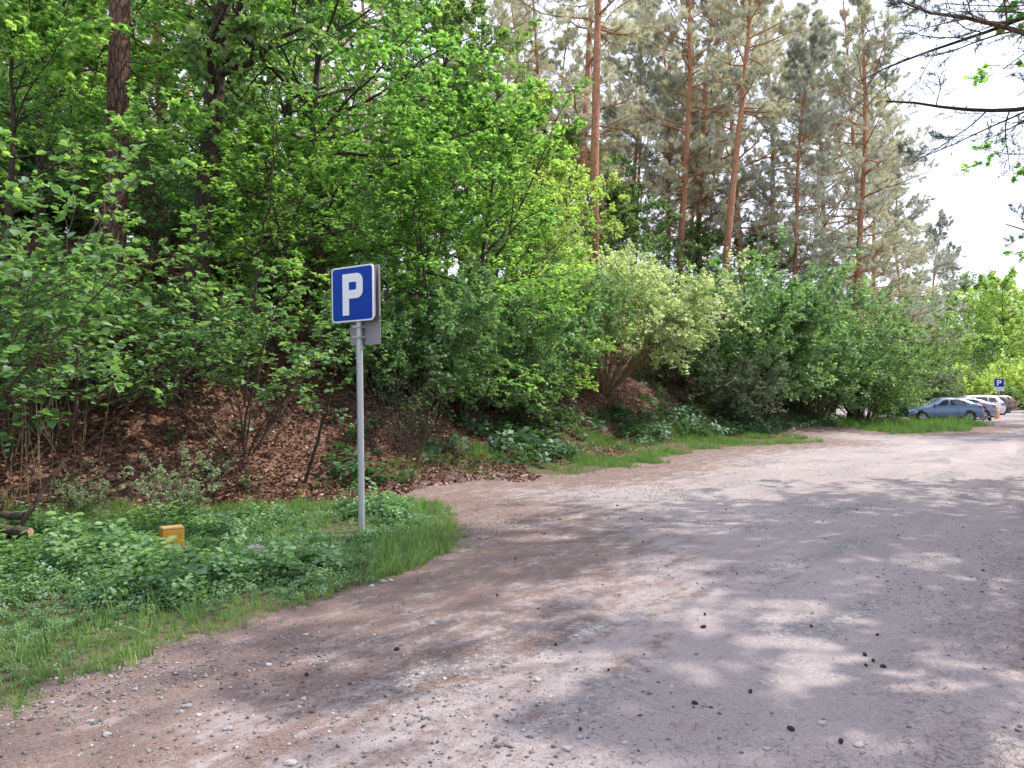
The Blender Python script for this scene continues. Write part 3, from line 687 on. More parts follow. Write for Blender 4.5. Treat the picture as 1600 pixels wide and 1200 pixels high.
# name, key, u, Y, scale, rz, label
TREES = [
 ('maple_tree', 'lowmaple', 690, 15.4, .8, 2.4, 'low maple with layered branches close to the sign post', 'tree'),
 ('maple_tree', 'lowmaple', 800, 19.5, .85, .4, 'low maple with layered branches next to the pale elder', 'tree'),
 ('maple_tree', 'lowmaple', 462, 14.6, .72, 4.0, 'low maple with layered branches between the dark tree and the sign', 'tree'),
 ('oak_tree', 'oak1', 640, 30.0, 1.05, 2.2, 'tall oak closing the gap behind the arching maple', 'tree'),
 ('maple_tree', 'maple2', -20, 11.0, .72, 4.4, 'small maple spreading in front of the reddish pine trunk at the picture edge', 'tree'),
 ('pale_tree', 'pale1', 872, 25.5, .78, 2.2, 'pale yellow green tree hiding the foot of the thick twin pine', 'tree'),
 ('hazel', 'hazel1', -250, 6.2, .9, .3, 'large leaved hazel reaching in from the edge beside the herb patch', 'shrub'),
 ('hazel', 'hazel2', 5, 9.6, .85, 2.1, 'large leaved hazel behind the dry stalks at the foot of the slope', 'shrub'),
 ('hazel', 'hazel2', 100, 10.2, .85, 3.3, 'low hazel standing in front of the reddish pine trunk', 'shrub'),
 ('hazel', 'hazel2', 380, 11.6, .9, 4.0, 'low spreading hazel with layered leaves behind the tall parking sign', 'shrub'),
 ('hazel', 'hazel2', 215, 11.4, .8, 1.0, 'small hazel on the slope between the two thick trunks', 'shrub'),
 ('maple_tree', 'maple1', 520, 16.0, .86, .5, 'bright green maple arching high over the tall parking sign', 'tree'),
 ('maple_tree', 'maple2', 735, 18.5, .82, 2.2, 'bright green maple leaning over the slope to the right of the tall sign', 'tree'),
 ('maple_tree', 'maple1', 330, 19.0, .9, 3.6, 'broad maple behind the dark trunk on the slope', 'tree'),
 ('maple_tree', 'maple2', 60, 17.0, 1.0, 5.0, 'young maple with low branches behind the reddish pine trunk', 'tree'),
 ('oak_tree', 'oak1', 440, 24.0, 1.0, 1.5, 'tall oak far up the slope behind the arching maple', 'tree'),
 ('oak_tree', 'oak2', 660, 24.0, 1.0, .2, 'middle sized oak on the slope behind the maples', 'tree'),
 ('oak_tree', 'oak1', 120, 26.0, 1.0, 2.8, 'tall oak deep in the shaded wood behind the young maple', 'tree'),
 ('oak_tree', 'oak2', -20, 21.0, 1.0, 4.2, 'shaded oak behind the hazels at the picture edge', 'tree'),
 ('pale_tree', 'pale1', 830, 29.0, 1.0, 1.0, 'pale yellow green tree below the twin pine trunks', 'tree'),
 ('pale_tree', 'pale1', 720, 34.0, 1.1, 3.0, 'pale tree on the slope between the maples and the twin pines', 'tree'),
 ('oak_tree', 'oak2', 985, 35.0, .95, 2.0, 'dark green oak standing right behind the pale elder', 'tree'),
 ('oak_tree', 'oak2', 1080, 40.0, .8, 5.0, 'dark green oak beside the leaning orange pine trunk', 'tree'),
 ('oak_tree', 'oak2', 1290, 46.0, .75, 3.3, 'rounded oak behind the dark green roadside bushes', 'tree'),
 ('bush', 'bush2', 640, 14.9, .85, .3, 'dense dark bush behind the tall sign post', 'shrub'),
 ('bush', 'bush2', 720, 16.6, 1.05, 1.3, 'leafy bush under the leaning maple', 'shrub'),
 ('bush', 'bush2', 800, 18.6, 1.0, 2.6, 'rounded bush between the leaning maple and the pale elder', 'shrub'),
 ('bush', 'bush1', 860, 22.8, .85, 4.4, 'tall leafy bush just to the side of the pale elder', 'shrub'),
 ('elder_bush', 'elder', 945, 25.4, .98, 0, 'pale sunlit elder with tan stems arching out over the grass', 'shrub'),
 ('greyish_bush', 'greybush', 1150, 28.3, 1.15, 0, 'small greyish bush between the elder and the dark green bushes', 'shrub'),
 ('bush', 'bush1', 1200, 32.0, 1.4, .8, 'big dark green bush beside the greyish bush', 'shrub'),
 ('bush', 'bush1', 1270, 35.2, 1.3, 2.9, 'dark green bush in the middle of the roadside row', 'shrub'),
 ('bush', 'bush3', 1348, 40.0, 1.42, 5.1, 'large light green bush at the far end of the roadside row', 'shrub'),
 ('bush', 'bush2', 1395, 46.5, .95, 1.6, 'small bush at the row end next to the parked cars', 'shrub'),
 ('bush', 'bush2', 1060, 30.0, 1.0, 3.2, 'dark bush in the shade under the elder branches', 'shrub'),
 ('fine_shrub', 'fineshrub', 290, 8.9, .95, .4, 'fine grey green shrub on the slope above the yellow marker', 'shrub'),
 ('fine_shrub', 'fineshrub', 130, 9.0, .6, 2.4, 'tiny grey green shrub beside the dry stalks', 'shrub'),
 ('bare_bush', 'bare', 640, 13.2, .8, 1.4, 'tangled bare brown bush at the foot of the slope', 'shrub'),
 ('bare_bush', 'bare', 1010, 28.6, 1.0, .4, 'bare brown bush in the dark hollow under the elder', 'shrub'),
 ('bare_bush', 'bare', 40, 10.0, 1.0, 3.4, 'bare twiggy bush high at the picture edge behind the hazel', 'shrub'),
 ('pine_tree', 'pine5', 925, 27.0, 1.0, .6, 'thick orange trunked pine, the larger of the twin pines', 'tree'),
 ('pine_tree', 'pine1', 903, 33.0, .95, 2.0, 'slender dark pine, the thinner of the twin pines', 'tree'),
 ('pine_tree', 'pine5', 1120, 34.0, 1.0, 0.0, 'leaning orange trunked pine above the elder', 'tree'),
 ('pine_tree', 'pine3', 1085, 41.0, 1.2, 2.2, 'pale bushy pine between the twin pines and the leaning pine', 'tree'),
 ('pine_tree', 'pine3', 990, 44.0, 1.1, 4.2, 'pale grey bushy pine right beyond the twin pines', 'tree'),
 ('pine_tree', 'pine1', 1205, 43.0, .95, 3.8, 'straight orange pine beside the dark forked pine', 'tree'),
 ('pine_tree', 'pine3', 1235, 40.0, 1.0, 1.9, 'dark trunked pine with low branches above the green bushes', 'tree'),
 ('pine_tree', 'pine2', 1368, 56.0, 1.15, 1.1, 'grey pine right at the border of the open sky', 'tree'),
 ('pine_tree', 'pine1', 1330, 41.0, 1.0, 2.1, 'tall grey pine behind the light green end bush', 'tree'),
 ('pine_tree', 'pine1', 1165, 40.0, 1.0, 5.1, 'high crowned pine behind the leaning pine', 'tree'),
 ('pine_tree', 'pine1', 1060, 38.0, 1.0, 3.1, 'pine with a wide pale crown just before the leaning pine', 'tree'),
 ('oak_tree', 'oak2', 1180, 42.0, 1.0, 1.1, 'leafy green tree behind the big dark green bush', 'tree'),
 ('oak_tree', 'oak2', 1380, 56.0, .95, 1.7, 'leafy tree behind the end of the roadside row', 'tree'),
 ('pine_tree', 'pine3', 1300, 44.0, 1.3, 4.9, 'bushy grey green pine at the edge of the open sky', 'tree'),
 ('pine_tree', 'pine2', 1340, 48.0, 1.15, 2.7, 'tall grey pine nearest the open sky behind the row of bushes', 'tree'),
 ('pine_tree', 'pine3', 1408, 62.0, 1.1, .9, 'small pointed pine standing alone against the bright sky', 'tree'),
 ('pine_tree', 'pine6', 172, 12.2, .95, 1.2, 'thick reddish pine trunk rising behind the hazels', 'tree'),
 ('dark_tree', 'darktree', 302, 14.0, 1.0, 4.0, 'thick dark tree trunk on the slope next to the reddish pine', 'tree'),
 ('pine_tree', 'pine4', 255, 19.0, .8, 3.0, 'thin pine trunk behind the thick dark tree', 'tree'),
]
for nm, key, u, Y, s, rz, lab, ct in TREES:
    plant(key, nm, at(u, Y), Y, s, rz, lab, ct, tilt=(0, .085) if lab.startswith('leaning') else (0, 0))

# background wood on the hill
rb = np.random.default_rng(9)
k = 0
for i in range(400):
    u = rb.uniform(-100, 1330); Y = rb.uniform(32, 75)
    x = at(u, Y); d = float(sdist(np.array([x]), np.array([Y]))[0])
    if d < 7: continue
    key = rb.choice(['pine4', 'pine4', 'pine1', 'pine4', 'oak2', 'oak1'])
    if u > 650 and key.startswith('oak') and rb.random() < .6: key = 'pine4'
    nm = 'pine_tree' if key.startswith('pine') else 'oak_tree'
    plant(key, nm, x, Y, rb.uniform(.75, 1.05), rb.uniform(0, 6.28),
          'slim pine among many in the wood on the hilltop' if nm == 'pine_tree' else 'shaded broad leaved tree in the wood on the hilltop', 'tree',
          'pines in the hilltop wood' if nm == 'pine_tree' else 'broad leaved trees in the hilltop wood')
    k += 1
    if k >= 78: break
# shaded understorey on the left slope
k = 0
for i in range(200):
    u = rb.uniform(-120, 700); Y = rb.uniform(15, 30); x = at(u, Y)
    d = float(sdist(np.array([x]), np.array([Y]))[0])
    if d < 3: continue
    key = rb.choice(['hazel1', 'bush1', 'hazel2', 'bush2'])
    plant(key, 'sapling' if key.startswith('haz') else 'bush', x, Y, rb.uniform(.6, 1.05), rb.uniform(0, 6.28), 'shaded leafy bush in the understorey up the slope', 'shrub', 'understorey bushes up the slope')
    k += 1
    if k >= 26: break
# far end of the road
FAR = [  # no haze in the air; the hazy look is put into pale foliage colours
 ('far_tree', 'pale1', 1432, 96, 1.7, 3.4, 'tall hazy yellow green tree behind the lone pointed pine', 'tree'),
 ('far_tree', 'pale1', 1515, 108, 1.9, 5.4, 'tallest hazy yellow green tree above the parked cars', 'tree'),
 ('far_tree', 'pale1', 1565, 118, 1.9, 1.9, 'tall hazy tree rising above the far parking sign', 'tree'),
 ('far_tree', 'pale1', 1478, 84, 1.3, .4, 'pale green tree behind the parked cars below the open sky', 'tree'),
 ('far_tree', 'pale1', 1590, 100, 1.3, 1.4, 'yellow green tree behind the far parking sign', 'tree'),
 ('far_tree', 'pale1', 1650, 90, 1.5, 2.4, 'yellow green tree at the far road side next to the far sign', 'tree'),
 ('far_tree', 'oak2', 1552, 78, .9, 3.4, 'forked dark tree behind the far parking sign', 'tree'),
 ('far_tree', 'oak2', 1440, 66, .8, 5.4, 'dark round tree right above the blue car', 'tree'),
 ('far_bush', 'palebush', 1515, 76, 1.3, .2, 'pale bush on the bank behind the white car', 'shrub'),
 ('far_bush', 'palebush', 1598, 84, 1.6, 1.2, 'yellow green bush at the end of the road', 'shrub'),
 ('far_bush', 'palebush', 1640, 70, 1.5, 2.2, 'yellow green bush on the far verge past the orange bollard', 'shrub'),
 ('far_bush', 'bush2', 1565, 80, .9, 3.2, 'small dark green bush right behind the far sign', 'shrub'),
 ('far_bush', 'greybush', 1455, 58, 1.6, 4.2, 'grey brown bush behind the blue car', 'shrub'),
 ('far_pine', 'pine3', 1455, 84, 1.1, 1.5, 'hazy pine standing behind the lone pointed pine', 'tree'),
 ('far_pine', 'pine3', 1500, 110, 1.2, .5, 'hazy pine far beyond the parked cars', 'tree'),
 ('far_pine', 'pine2', 1560, 130, 1.0, 2.5, 'hazy distant pine above the far parking sign', 'tree'),
 ('far_pine', 'pine3', 1620, 140, 1.1, 4.5, 'hazy distant pine at the picture edge', 'tree'),
]
for nm, key, u, Y, s, rz, lab, ct in FAR: plant(key, nm, at(u, Y), Y, s, rz, lab, ct)
for i in range(46):
    u = rb.uniform(1330, 1700); Y = rb.uniform(95, 220)
    key = rb.choice(['pale1', 'oak2', 'palebush', 'pale1']); nm = 'distant_tree' if key != 'palebush' else 'distant_bush'
    plant(key, nm, at(u, Y), Y, rb.uniform(1.2, 1.9), rb.uniform(0, 6.28), 'pale distant tree closing the view down the road' if nm == 'distant_tree' else 'pale distant bush closing the view down the road', 'tree' if nm == 'distant_tree' else 'shrub', 'distant '+('trees' if nm == 'distant_tree' else 'bushes')+' down the road')

# right verge (mostly beyond the frame; their boughs reach in and their shadows dapple the road)
RV = [('pineR', 9.6, 10.2, 1.0, 3.0), ('pineR', 12.4, 11.6, .85, 1.0), ('pineR2', 8.5, -3.2, 1.05, 4.0),
      ('pineR2', 14, 3.0, 1.0, 2.0), ('pineR', 28, 31.5, 1.0, .7), ('pineR2', 30.5, 33, 1.0, 1.7), ('pineR', 36, 41, 1.0, 2.7), ('pineR2', 41, 48, 1.0, 3.7), ('pineR2', 34, 31, 1.0, 5.1),
      ('pineR', 17.5, 4.5, 1.0, 2.2), ('pineR', 50, 60, 1.0, .9), ('pineR2', 5.8, -.8, .9, 5.3)]
for i, (key, x, y, s, rz) in enumerate(RV):
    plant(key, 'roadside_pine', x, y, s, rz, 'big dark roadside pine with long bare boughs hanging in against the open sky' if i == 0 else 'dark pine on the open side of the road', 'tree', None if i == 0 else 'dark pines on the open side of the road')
for i, (key, x, y, s, rz) in enumerate([('shade', 8.6, 1.5, .9, 1), ('shade', 9.6, 6.3, .95, 4), ('shade', 13.8, 9.2, 1, 2), ('shade', 5.6, -2.8, .8, 3), ('shade', 15, -2.5, 1., 5), ('shade', 33, 34, 1, .5), ('shade', 35, 36, 1, 1.5), ('shade', 47, 52, 1, 2.5)]):
    plant(key, 'roadside_oak', x, y, s, rz, 'broad leaved tree shading the road from its open side', 'tree', 'broad leaved trees shading the road from its open side')
plant('mapleR', 'roadside_maple', 11.5, 12.6, .9, 1.0, 'maple on the open side with a few bright leaves against the sky', 'tree')

# the long bare bough against the sky and finer twigs of the same pine
def bough():
    rng = np.random.default_rng(3); root = [o for o in bpy.data.objects if o.name == 'roadside_pine'][0]
    def b(p0, d, L, r, lift, n, Lf, per, name):
        P1 = paths(np.array([p0]), np.array([d]), np.array([L]), 14, rng, .06, lift); R1 = (r*np.linspace(1, .2, 14))[None]
        P2, R2 = kids(P1, R1, n, .2, 1, 45, Lf, 8, rng, .12, -.01, .5, rf=.4)
        P3, R3 = kids(P2, R2, 9, .2, 1, 40, .42, 6, rng, .15, -.03, .3)
        V, Fq = tubes([(P1, R1, 7), (P2, R2, 4), (P3, R3, 3)])
        nv, nf, nr = needles(P3[:, 1:], per*2, .065, .007, rng, .0, .7)
        me = make_mesh(name, np.concatenate([V, nv]), [Fq, nf+len(V)], [M['bark'], M['needle_d']], rnd=np.concatenate([np.full(len(Fq), .5), nr]),
                       mat_idx=np.concatenate([np.zeros(len(Fq), int), np.ones(len(nf), int)]))
        o = add(name, me); o.parent = root; o.matrix_parent_inverse = Matrix(root_mat).inverted()
    root_mat = Matrix.Translation(root.location)@Matrix.Rotation(root.rotation_euler.z, 4, 'Z')
    b((9.55, 10.2, 5.6), (-1, 0, -.02), 5.0, .055, .0, 7, .3, 8, 'bough')
    b((9.6, 10.1, 8.2), (-.9, -.1, -.25), 5.2, .06, .005, 14, .42, 10, 'bough')
    b((9.6, 10.3, 6.4), (-.8, .5, -.2), 3.6, .028, -.01, 14, .34, 16, 'bough')
    b((9.7, 10.0, 7.4), (-.95, .1, -.12), 4.6, .05, -.005, 14, .4, 14, 'bough')
bough()

# ------------------------------------------------------------------ tall parking sign
def rounded(w, h, r, n=6):
    pts = []
    for cx, cz, a0 in ((w/2-r, h/2-r, 0), (-w/2+r, h/2-r, PI/2), (-w/2+r, -h/2+r, PI), (w/2-r, -h/2+r, 1.5*PI)):
        for i in range(n+1):
            a = a0+i/n*PI/2; pts.append((cx+r*math.cos(a), cz+r*math.sin(a)))
    return pts
def letter_p(w, h, t):              # block P outline with rounded bowl; returned as outer + quads strip
    hb = h*.60; r = .17*w
    def rc(x0, x1, z0, z1, r):
        o = [(x0, z0)]
        for i in range(7): a = -PI/2+i/6*PI/2; o.append((x1-r+r*math.cos(a), z0+r+r*math.sin(a)))
        for i in range(7): a = i/6*PI/2; o.append((x1-r+r*math.cos(a), z1-r+r*math.sin(a)))
        o.append((x0, z1)); return o
    return rc(-w/2+t, w/2, h/2-hb, h/2, r*1.7), rc(-w/2+t, w/2-t, h/2-hb+t, h/2-t, r*.35)
def add_p(mb, cx, cz, w, h, t, y0, y1):
    mb.prism([(cx-w/2, cz-h/2), (cx-w/2+t, cz-h/2), (cx-w/2+t, cz+h/2), (cx-w/2, cz+h/2)], y0, y1)
    o, i = letter_p(w, h, t); n = len(o)
    V = [(cx+x, y, cz+z) for y in (y0, y1) for lst in (o, i) for x, z in lst]
    f = []
    for k in range(n-1):
        f += [[k, k+1, n+k+1, n+k], [2*n+k, 3*n+k, 3*n+k+1, 2*n+k+1], [k, 2*n+k, 2*n+k+1, k+1], [n+k, n+k+1, 3*n+k+1, 3*n+k]]
    mb.raw(V, f)

def tall_sign():
    x, y = gp(566, 829); z = H(x, y)
    t = empty('parking_sign', (x, y, z)); t.rotation_euler = (0, math.radians(-.9), 0)
    tag(t, 'tall blue and white P parking sign on a grey steel post in the herb patch', 'parking sign')
    m = MB(); m.tube([(0, 0, -.2), (0, 0, 1.5), (0, 0, 3.02)], .038, 20); m.build('post', M['galv'], t, True)
    c = MB(); c.tube([(0, 0, 3.02), (0, 0, 3.035)], [.041, .030], 20); c.build('post_cap', M['galv'], t)
    f = empty('sign_board', (0, 0, 0), math.radians(-31)); f.parent = t
    # local: face looks along -y
    zc = 2.74; W = .64; xc = -.045
    m = MB(); m.prism([(xc+a, zc+b) for a, b in rounded(W, W, .045)], -.062, -.048); pl = m.build('plate', M['sign_white'], f)
    m = MB(); m.prism([(xc+a, zc+b) for a, b in rounded(W-.035, W-.035, .035)], -.0645, -.0615); m.build('blue_field', M['sign_blue'], f)
    m = MB(); add_p(m, xc+.01, zc-.005, .31, .48, .098, -.0672, -.0640); m.build('letter', M['sign_white'], f)
    m = MB(); m.prism([(xc+a, zc+b) for a, b in rounded(W, W, .045)], -.047, -.044)
    m.box((xc+W/2-.002, -.035, zc), (.004, .022, W-.1)); m.box((xc-W/2+.002, -.035, zc), (.004, .022, W-.1)); m.box((xc, -.035, zc-W/2+.002), (W-.1, .022, .004)); m.box((xc, -.035, zc+W/2-.002), (W-.1, .022, .004))
    m.build('plate_back', M['sign_grey'], f)
    # second board back to back, facing away
    m = MB(); m.prism([(xc+.008+a, zc+.006+b) for a, b in rounded(W, W, .045)], .040, .048)
    m.box((xc+.008+W/2-.003, .034, zc), (.005, .02, W-.1)); m.build('rear_plate', M['sign_grey'], f)
    # lower supplementary plate, seen from behind
    m = MB(); m.prism([(.05+a, 2.29+b) for a, b in rounded(.46, .28, .03)], .043, .050); m.build('lower_plate', M['sign_grey'], f)
    m = MB()
    for zz in (2.56, 2.92, 2.36, 2.24):
        m.box((0, .0, zz), (.115, .10, .028))
        for sx in (-.052, .052): m.tube([(sx, -.055, zz), (sx, .06, zz)], .008, 8)
    m.build('clamp', M['galv'], f, bevel=.003)
tall_sign()

def far_sign():
    Y = 55.0; x = at(1561, Y); z = H(x, Y)
    t = empty('far_parking_sign', (x, Y, z), math.radians(-25)); tag(t, 'small distant blue P parking sign with white plate beneath, beside the cars', 'parking sign')
    m = MB(); m.tube([(0, 0, -.2), (0, 0, 2.75)], .035, 10); m.build('post', M['galv'], t, True)
    m = MB(); m.prism([(a, 2.55+b) for a, b in rounded(.66, .66, .05)], -.06, -.04); m.build('plate', M['sign_white'], t)
    m = MB(); m.prism([(a, 2.55+b) for a, b in rounded(.60, .60, .04)], -.064, -.059); m.build('blue_field', M['sign_blue'], t)
    m = MB(); add_p(m, .01, 2.55, .30, .42, .09, -.070, -.0635); m.build('letter', M['sign_white'], t)
    m = MB(); m.prism([(a, 2.07+b) for a, b in rounded(.66, .26, .03)], -.06, -.045); m.build('lower_plate', M['sign_white'], t)
    m = MB(); m.box((0, 0, 0), (.5, .01, .02)); m.box((-.04, 0, -.06), (.38, .01, .02)); o = m.build('lettering', M['sign_grey'], t); o.location = (0, -.064, 2.10)
far_sign()

def marker():
    x, y = -3.42, 7.45; z = H(x, y)-.28
    t = empty('yellow_marker', (x, y, z), math.radians(38)); tag(t, 'faded yellow plastic marker post half hidden among the nettles', 'marker post')
    m = MB(); m.box((0, 0, .10), (.10, .10, .5)); m.build('post', M['sign_grey'], t)
    m = MB(); m.box((0, 0, .34), (.21, .15, .34)); m.build('marker_body', M['yellow'], t, bevel=.012)
    m = MB(); m.prism([(-.105, .512), (.105, .512), (.098, .535), (-.098, .535)], -.075, .075)
    m.build('marker_cap', simple_mat('faded_yellow', (.42, .27, .11), .9, 0, .3, 14), t, bevel=.004)
marker()

def far_bollard():
    Y = 51.0; x = at(1557, Y); z = H(x, Y)
    t = empty('orange_bollard', (x, Y, z)); tag(t, 'short orange bollard at the foot of the far parking sign', 'bollard')
    m = MB(); m.tube([(0, 0, 0), (0, 0, .74), (0, 0, .8)], [.15, .15, .12], 14); m.build('bollard_body', M['orange'], t, True)
    m = MB(); m.tube([(0, 0, .56), (0, 0, .66)], .154, 14); m.build('reflective_band', M['sign_white'], t, True)
far_bollard()

def logs():
    rng = np.random.default_rng(4)
    end = simple_mat('cut_wood', (.42, .26, .17), .8, 0, .2, 30)
    for (a, b, r, lab) in [((-5.6, 7.75, .14), (-4.95, 7.62, .13), .065, 'sawn log with a pale cut end among the nettles'),
                           ((-5.25, 7.8, .05), (-4.9, 8.1, .85), .028, 'grey dead branch leaning over the sawn log'),
                           ((-6.5, 8.2, .35), (-5.2, 7.9, .22), .05, 'mossy fallen branch behind the sawn log')]:
        a = np.array(a); b = np.array(b); c = (a+b)/2; z = H(c[0], c[1])
        n = 9; P = np.linspace(a, b, n)-c; P[1:-1] += rng.normal(0, .012, (n-2, 3)); R = r*np.linspace(1, .8, n)*(1+rng.normal(0, .04, n))
        t = empty('log' if r > .06 else 'dead_branch', (c[0], c[1], z+c[2])); tag(t, lab, 'log' if r > .06 else 'branch')
        m = MB(); m.tube(P, R, 12)
        if r < .06:
            for q in (3, 5, 6): d = rng.normal(0, 1, 3)*.12; m.tube([P[q], P[q]+d*.6, P[q]+d*1.4+np.array([0, 0, .05])], [r*.4, r*.25, r*.1], 6)
        m.build('bark', M['twig'], t, True)
        if r > .06:
            e = MB(); dd = norm((P[-1]-P[-2])[None])[0]; e.tube([P[-1]+dd*.001, P[-1]+dd*.006], R[-1]*.92, 14); e.build('cut_end', end, t)
logs()

def dry_stalks():
    rng = np.random.default_rng(14); parts = []
    n = 60; x = rng.uniform(-8.5, -5.6, n); y = 8.6+rng.uniform(0, 2.0, n)
    P0 = np.stack([x, y, height(x, y)-.02], 1); D = np.stack([rng.normal(0, .10, n), rng.normal(0, .10, n), np.ones(n)], 1)
    P = paths(P0, D, rng.uniform(.8, 2.6, n), 7, rng, .04, 0); R = np.full((n, 1), .006)*np.linspace(1, .4, 7)[None]
    P2, R2 = kids(P, R, 4, .3, 1, 30, .3, 4, rng)
    V, Fq = tubes([(P, R, 4), (P2, R2, 3)])
    tag(add('dry_stalks', make_mesh('dry_stalks', V, [Fq], [M['tan']])), 'thin dry upright stalks at the foot of the slope', 'dry stalks', kind='stuff')
dry_stalks()

# thin saplings and crooked limbs seen in front of the dark wood
def limbs():
    rng = np.random.default_rng(24)
    for (u0, v0, u1, v1, Y, r, lab) in [(250, 450, 570, 365, 14.2, .055, 'long crooked dead limb crossing the wood above the hazels'),
                                        (400, 400, 455, 150, 12.5, .022, 'thin upright sapling stem between dark tree and sign'),
                                        (495, 700, 545, 520, 11.2, .03, 'crooked bare sapling on the slope behind the sign post'),
                                        (600, 560, 840, 340, 16, .045, 'dark bare limb spreading under the leaning maple')]:
        a = np.array([at(u0, Y), Y, EYE+(HOR-v0)/F*Y]); b = np.array([at(u1, Y), Y-.6, EYE+(HOR-v1)/F*Y])
        n = 14; P = np.linspace(a, b, n); w = np.cumsum(rng.normal(0, 1, (n, 3)), 0); w -= np.linspace(0, 1, n)[:, None]*w[-1]; P = P+w*np.linalg.norm(b-a)*.018
        g = H(a[0], a[1]); c = np.array([a[0], a[1], g])
        if a[2] > g+.3: P = np.concatenate([np.array([[a[0]-.25, a[1]+.1, g-.1], [a[0]-.12, a[1]+.05, (g+a[2])/2]]), P])
        P = (P-c)[None]; R = (r*np.linspace(1, .3, P.shape[1]))[None]
        P2, R2 = kids(P, R, 9, .3, 1, 50, .25, 7, rng, .2, .02, .3); P3, R3 = kids(P2, R2, 5, .2, 1, 45, .4, 5, rng, .2)
        V, Fq = tubes([(P, R, 8), (P2, R2, 4), (P3, R3, 3)])
        lv, lf, lr = leaves(P3, 3, .09, LEAF6, rng, jit=.4)
        t = empty('sapling', tuple(c)); tag(t, lab, 'sapling')
        add('trunk', make_mesh('sapling_trunk', V, [Fq], [M['bark']], smooth=True), t)
        add('crown', make_mesh('sapling_crown', lv, [lf], [M['hazel']], rnd=lr), t)
limbs()

# ------------------------------------------------------------------ pine cones, stones, far rocks
def small_things():
    rng = np.random.default_rng(31)
    bm = bmesh.new(); bmesh.ops.create_icosphere(bm, subdivisions=3, radius=1)
    for v in bm.verts:
        a = math.atan2(v.co.y, v.co.x); s = 1+.16*math.sin(a*5+v.co.z*9)*math.cos(v.co.z*16)
        v.co = Vector((v.co.x*s, v.co.y*s, v.co.z*1.35*(1-.12*v.co.z)))
    bmesh.ops.rotate(bm, verts=bm.verts, cent=(0, 0, 0), matrix=Matrix.Rotation(PI/2, 3, 'X'))
    cone = bpy.data.meshes.new('pine_cone'); bm.to_mesh(cone); bm.free(); cone.materials.append(M['cone'])
    px = [(481, 1051), (1100, 961), (1098, 980), (1134, 798), (1368, 993), (1348, 1022), (1361, 1031), (1376, 1040), (1350, 1038), (1083, 1095), (950, 1046), (1233, 1136), (932, 868),
          (899, 817), (950, 810), (1002, 812), (1004, 847), (875, 812), (805, 873), (1337, 796), (1284, 816), (1503, 826), (1170, 1078), (906, 1136), (900, 1045), (868, 1006), (1150, 897), (1184, 855),
          (850, 835), (620, 1012), (777, 930), (1533, 892), (1402, 838), (964, 791), (1265, 980), (1310, 1155)]
    for i, (u, v) in enumerate(px):
        x, y = gp(u, v); s = rng.uniform(.007, .012)
        o = add('pine_cone', cone, None, (x, y, H(x, y)+s*.8), rng.random()*6.28); o.scale = (s*rng.uniform(.7, 1.1), s*rng.uniform(.8, 1.4), s*.9)
        tag(o, 'small dark fallen pine cone lying on the gravel', 'pine cone', 'fallen pine cones on the gravel')
    smat = rnd_mat('pale_stone', [(0, (.40, .38, .37)), (1, (.62, .60, .58))])
    for j in range(3):
        bm = bmesh.new(); bmesh.ops.create_icosphere(bm, subdivisions=3, radius=1)
        for v in bm.verts:
            c = v.co; k = 1+.22*math.sin(c.x*3+j)*math.cos(c.y*2.6+j*2)+.1*math.sin(c.z*6+c.x*5+j); v.co = Vector((c.x*k*1.2, c.y*k, c.z*k*.55))
        me = bpy.data.meshes.new('stone'); bm.to_mesh(me); bm.free(); me.materials.append(simple_mat('stone_grey%d' % j, (.46-.07*j, .44-.07*j, .43-.06*j), .9, 0, .25, 3))
        PROTO['stone%d' % j] = me
    bo = PROTO['stone1'].copy(); bo.materials.clear(); bo.materials.append(simple_mat('boulder_rock', (.17, .145, .13), .9, 0, .4, 4)); PROTO['boulder'] = bo
    spots = [(975, 1158, .022), (886, 1165, .03), (905, 1148, .026), (1338, 1160, .035), (1195, 1165, .025), (600, 908, .05), (612, 906, .035), (582, 915, .04), (790, 1120, .02), (458, 1188, .035), (172, 1145, .03), (146, 1125, .025),
             (840, 1060, .03), (477, 1088, .025), (296, 1102, .03), (314, 1115, .022), (677, 972, .035), (360, 1135, .03), (422, 1036, .03), (1420, 1155, .02), (530, 1120, .02), (1281, 1125, .03), (480, 988, .03)]
    for i, (u, v, s) in enumerate(spots):
        x, y = gp(u, v); o = add('stone', PROTO['stone%d' % (i % 3)], None, (x, y, H(x, y)+s*.2), rng.random()*6.28); s *= .55; o.scale = (s, s, s)
        tag(o, 'pale flat stone lying loose on the gravel', 'stone', 'loose stones on the gravel')
    x, y = gp(398, 868); o = add('stone', PROTO['stone1'], None, (x, y, .06), .4); o.scale = (.075, .06, .10); tag(o, 'rounded grey stone peeking out of the herb patch', 'stone')
    for (u, Y, s, lab) in [(1344, 40.5, .42, 'dark boulder at the shaded end of the grass island'), (1385, 41.5, .5, 'brown upright boulder beside the grass island'), (1362, 43, .3, 'low grey boulder between two darker ones'), (1410, 42.5, .35, 'pale boulder next to the bonnet of the blue car')]:
        x = at(u, Y); o = add('boulder', PROTO['boulder'], None, (x, Y, H(x, Y)+s*.3), u*.7); o.scale = (s, s, s*1.3); tag(o, lab, 'boulder')
small_things()

